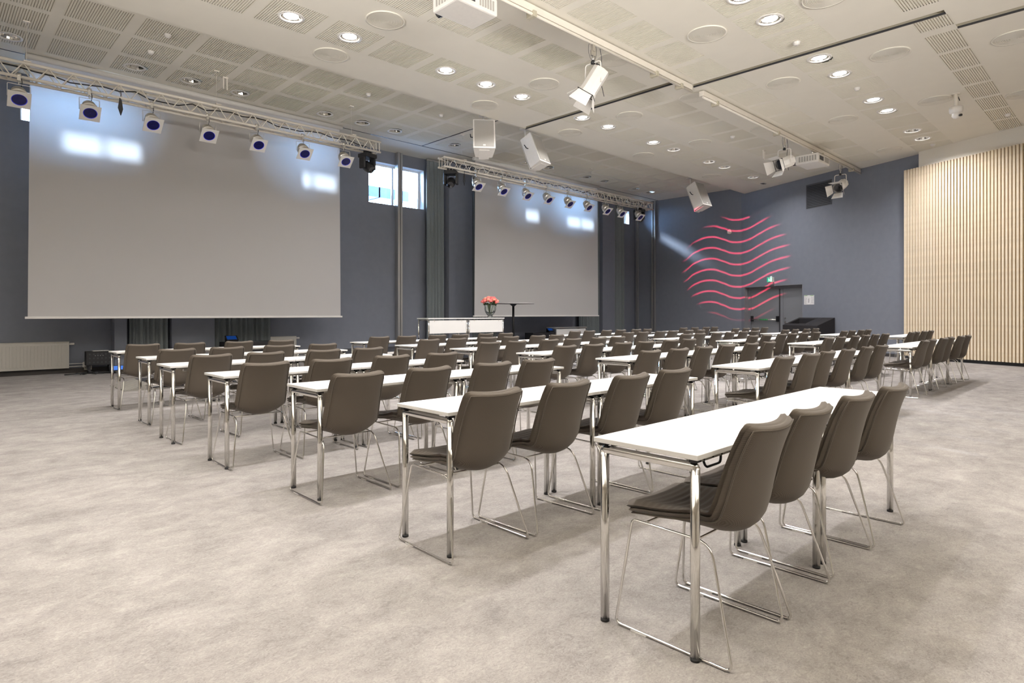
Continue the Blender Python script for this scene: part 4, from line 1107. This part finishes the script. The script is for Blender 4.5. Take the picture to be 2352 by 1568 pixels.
# ------------------------------------------------------------------ pattern projected on the grey wall (gobo lamp in the right truss' first moving head)
def gobo(name, loc, target, power, color, cone, build):
    ld = bpy.data.lights.new(name, 'SPOT'); ld.energy = power; ld.color = color; ld.spot_size = cone; ld.spot_blend = .05; ld.shadow_soft_size = .004
    o = bpy.data.objects.new(name, ld); COL.objects.link(o); o.location = loc
    q = (Vector(target) - Vector(loc)).to_track_quat('-Z', 'Y'); o.rotation_euler = q.to_euler()
    Rm = q.to_matrix()
    ld.use_nodes = True; nt = ld.node_tree; em = nt.nodes['Emission']
    tc = nt.nodes.new('ShaderNodeTexCoord')
    def row(i):
        d = nt.nodes.new('ShaderNodeVectorMath'); d.operation = 'DOT_PRODUCT'; d.inputs[1].default_value = tuple(Rm[i]); nt.links.new(tc.outputs['Normal'], d.inputs[0]); return d.outputs['Value']
    def m_(op, a, b=None, c=None):
        n_ = nt.nodes.new('ShaderNodeMath'); n_.operation = op
        for i, v in enumerate((a, b, c)):
            if v is None: continue
            if isinstance(v, (int, float)): n_.inputs[i].default_value = v
            else: nt.links.new(v, n_.inputs[i])
        return n_.outputs[0]
    def smooth(x, a, b):
        n_ = nt.nodes.new('ShaderNodeMapRange'); n_.interpolation_type = 'SMOOTHSTEP'; n_.inputs['From Min'].default_value = a; n_.inputs['From Max'].default_value = b
        nt.links.new(x, n_.inputs['Value']); return n_.outputs[0]
    def curve(x, pts):
        n_ = nt.nodes.new('ShaderNodeFloatCurve'); c = n_.mapping.curves[0]
        c.points[0].location = pts[0]; c.points[1].location = pts[-1]
        for p in pts[1:-1]: c.points.new(*p)
        n_.mapping.update(); nt.links.new(x, n_.inputs['Value']); return n_.outputs[0]
    nt.links.new(build(row, m_, smooth, curve, loc), em.inputs['Strength'])
    return o
def waves(row, m, smooth, curve, L):
    dx, dy, dz = row(0), row(1), row(2)
    k = m('DIVIDE', XG - L[0], dx)
    y = m('ADD', m('MULTIPLY', dy, k), L[1]); z = m('ADD', m('MULTIPLY', dz, k), L[2])
    t = m('DIVIDE', m('SUBTRACT', 13.4, y), 5.0)                  # 0 left .. 1 right along the wall
    g = curve(t, [(0, .06), (.06, .20), (.16, .50), (.27, .60), (.38, .47), (.48, .31), (.58, .32), (.72, .49), (.86, .66), (1, .72)])
    base = m('MULTIPLY', m('SUBTRACT', g, .60), 1.0)
    q = m('DIVIDE', m('SUBTRACT', m('SUBTRACT', z, base), 1.28), .427)
    d = m('ABSOLUTE', m('SUBTRACT', q, m('ROUND', q)))
    line = m('SUBTRACT', 1.0, smooth(d, .06, .105))
    rng = m('MULTIPLY', smooth(q, -.4, -.3), m('SUBTRACT', 1.0, smooth(q, 9.3, 9.4)))
    ry = m('DIVIDE', m('SUBTRACT', y, 10.72), 2.66); rz = m('DIVIDE', m('SUBTRACT', z, 3.05), 2.16)
    rr = m('ADD', m('MULTIPLY', ry, ry), m('MULTIPLY', rz, rz))
    fade = m('SUBTRACT', 1.0, smooth(rr, .62, 1.0))
    return m('MULTIPLY', m('MULTIPLY', line, rng), m('MULTIPLY', fade, 1.0))
gobo('wave_gobo_lamp', (10.25, 12.55, 4.55), (22.3, 10.9, 3.05), 26000, (1.0, .05, .12), R(30), waves)
def floor_stripes(row, m, smooth, curve, L):
    dx, dy, dz = row(0), row(1), row(2)
    k = m('DIVIDE', -L[2], dz)
    x = m('ADD', m('MULTIPLY', dx, k), L[0]); y = m('ADD', m('MULTIPLY', dy, k), L[1])
    q = m('DIVIDE', m('SUBTRACT', x, m('ADD', 9.70, m('MULTIPLY', m('SUBTRACT', y, 1.05), .30))), .76)
    d = m('ABSOLUTE', m('SUBTRACT', q, m('ROUND', q)))
    line = m('SUBTRACT', 1.0, smooth(d, .03, .09))
    rng = m('MULTIPLY', smooth(q, -4.4, -4.3), m('SUBTRACT', 1.0, smooth(q, .3, .4)))
    e_ = m('MULTIPLY', smooth(y, .85, 1.15), m('SUBTRACT', 1.0, smooth(y, 2.6, 3.0)))
    return m('MULTIPLY', m('MULTIPLY', line, rng), e_)
gobo('added_stripe_spot', (9.0, -6.5, 4.9), (8.4, 1.8, 0), 2600, (.62, .78, 1.0), R(40), floor_stripes)  # added spot behind the camera, its striped beam stands in for daylight on the carpet

c = S.cycles
c.use_denoising = True
c.max_bounces = 8; c.diffuse_bounces = 5; c.glossy_bounces = 4; c.transmission_bounces = 6; c.transparent_max_bounces = 8
c.sample_clamp_indirect = 6.0
c.caustics_reflective = False; c.caustics_refractive = False
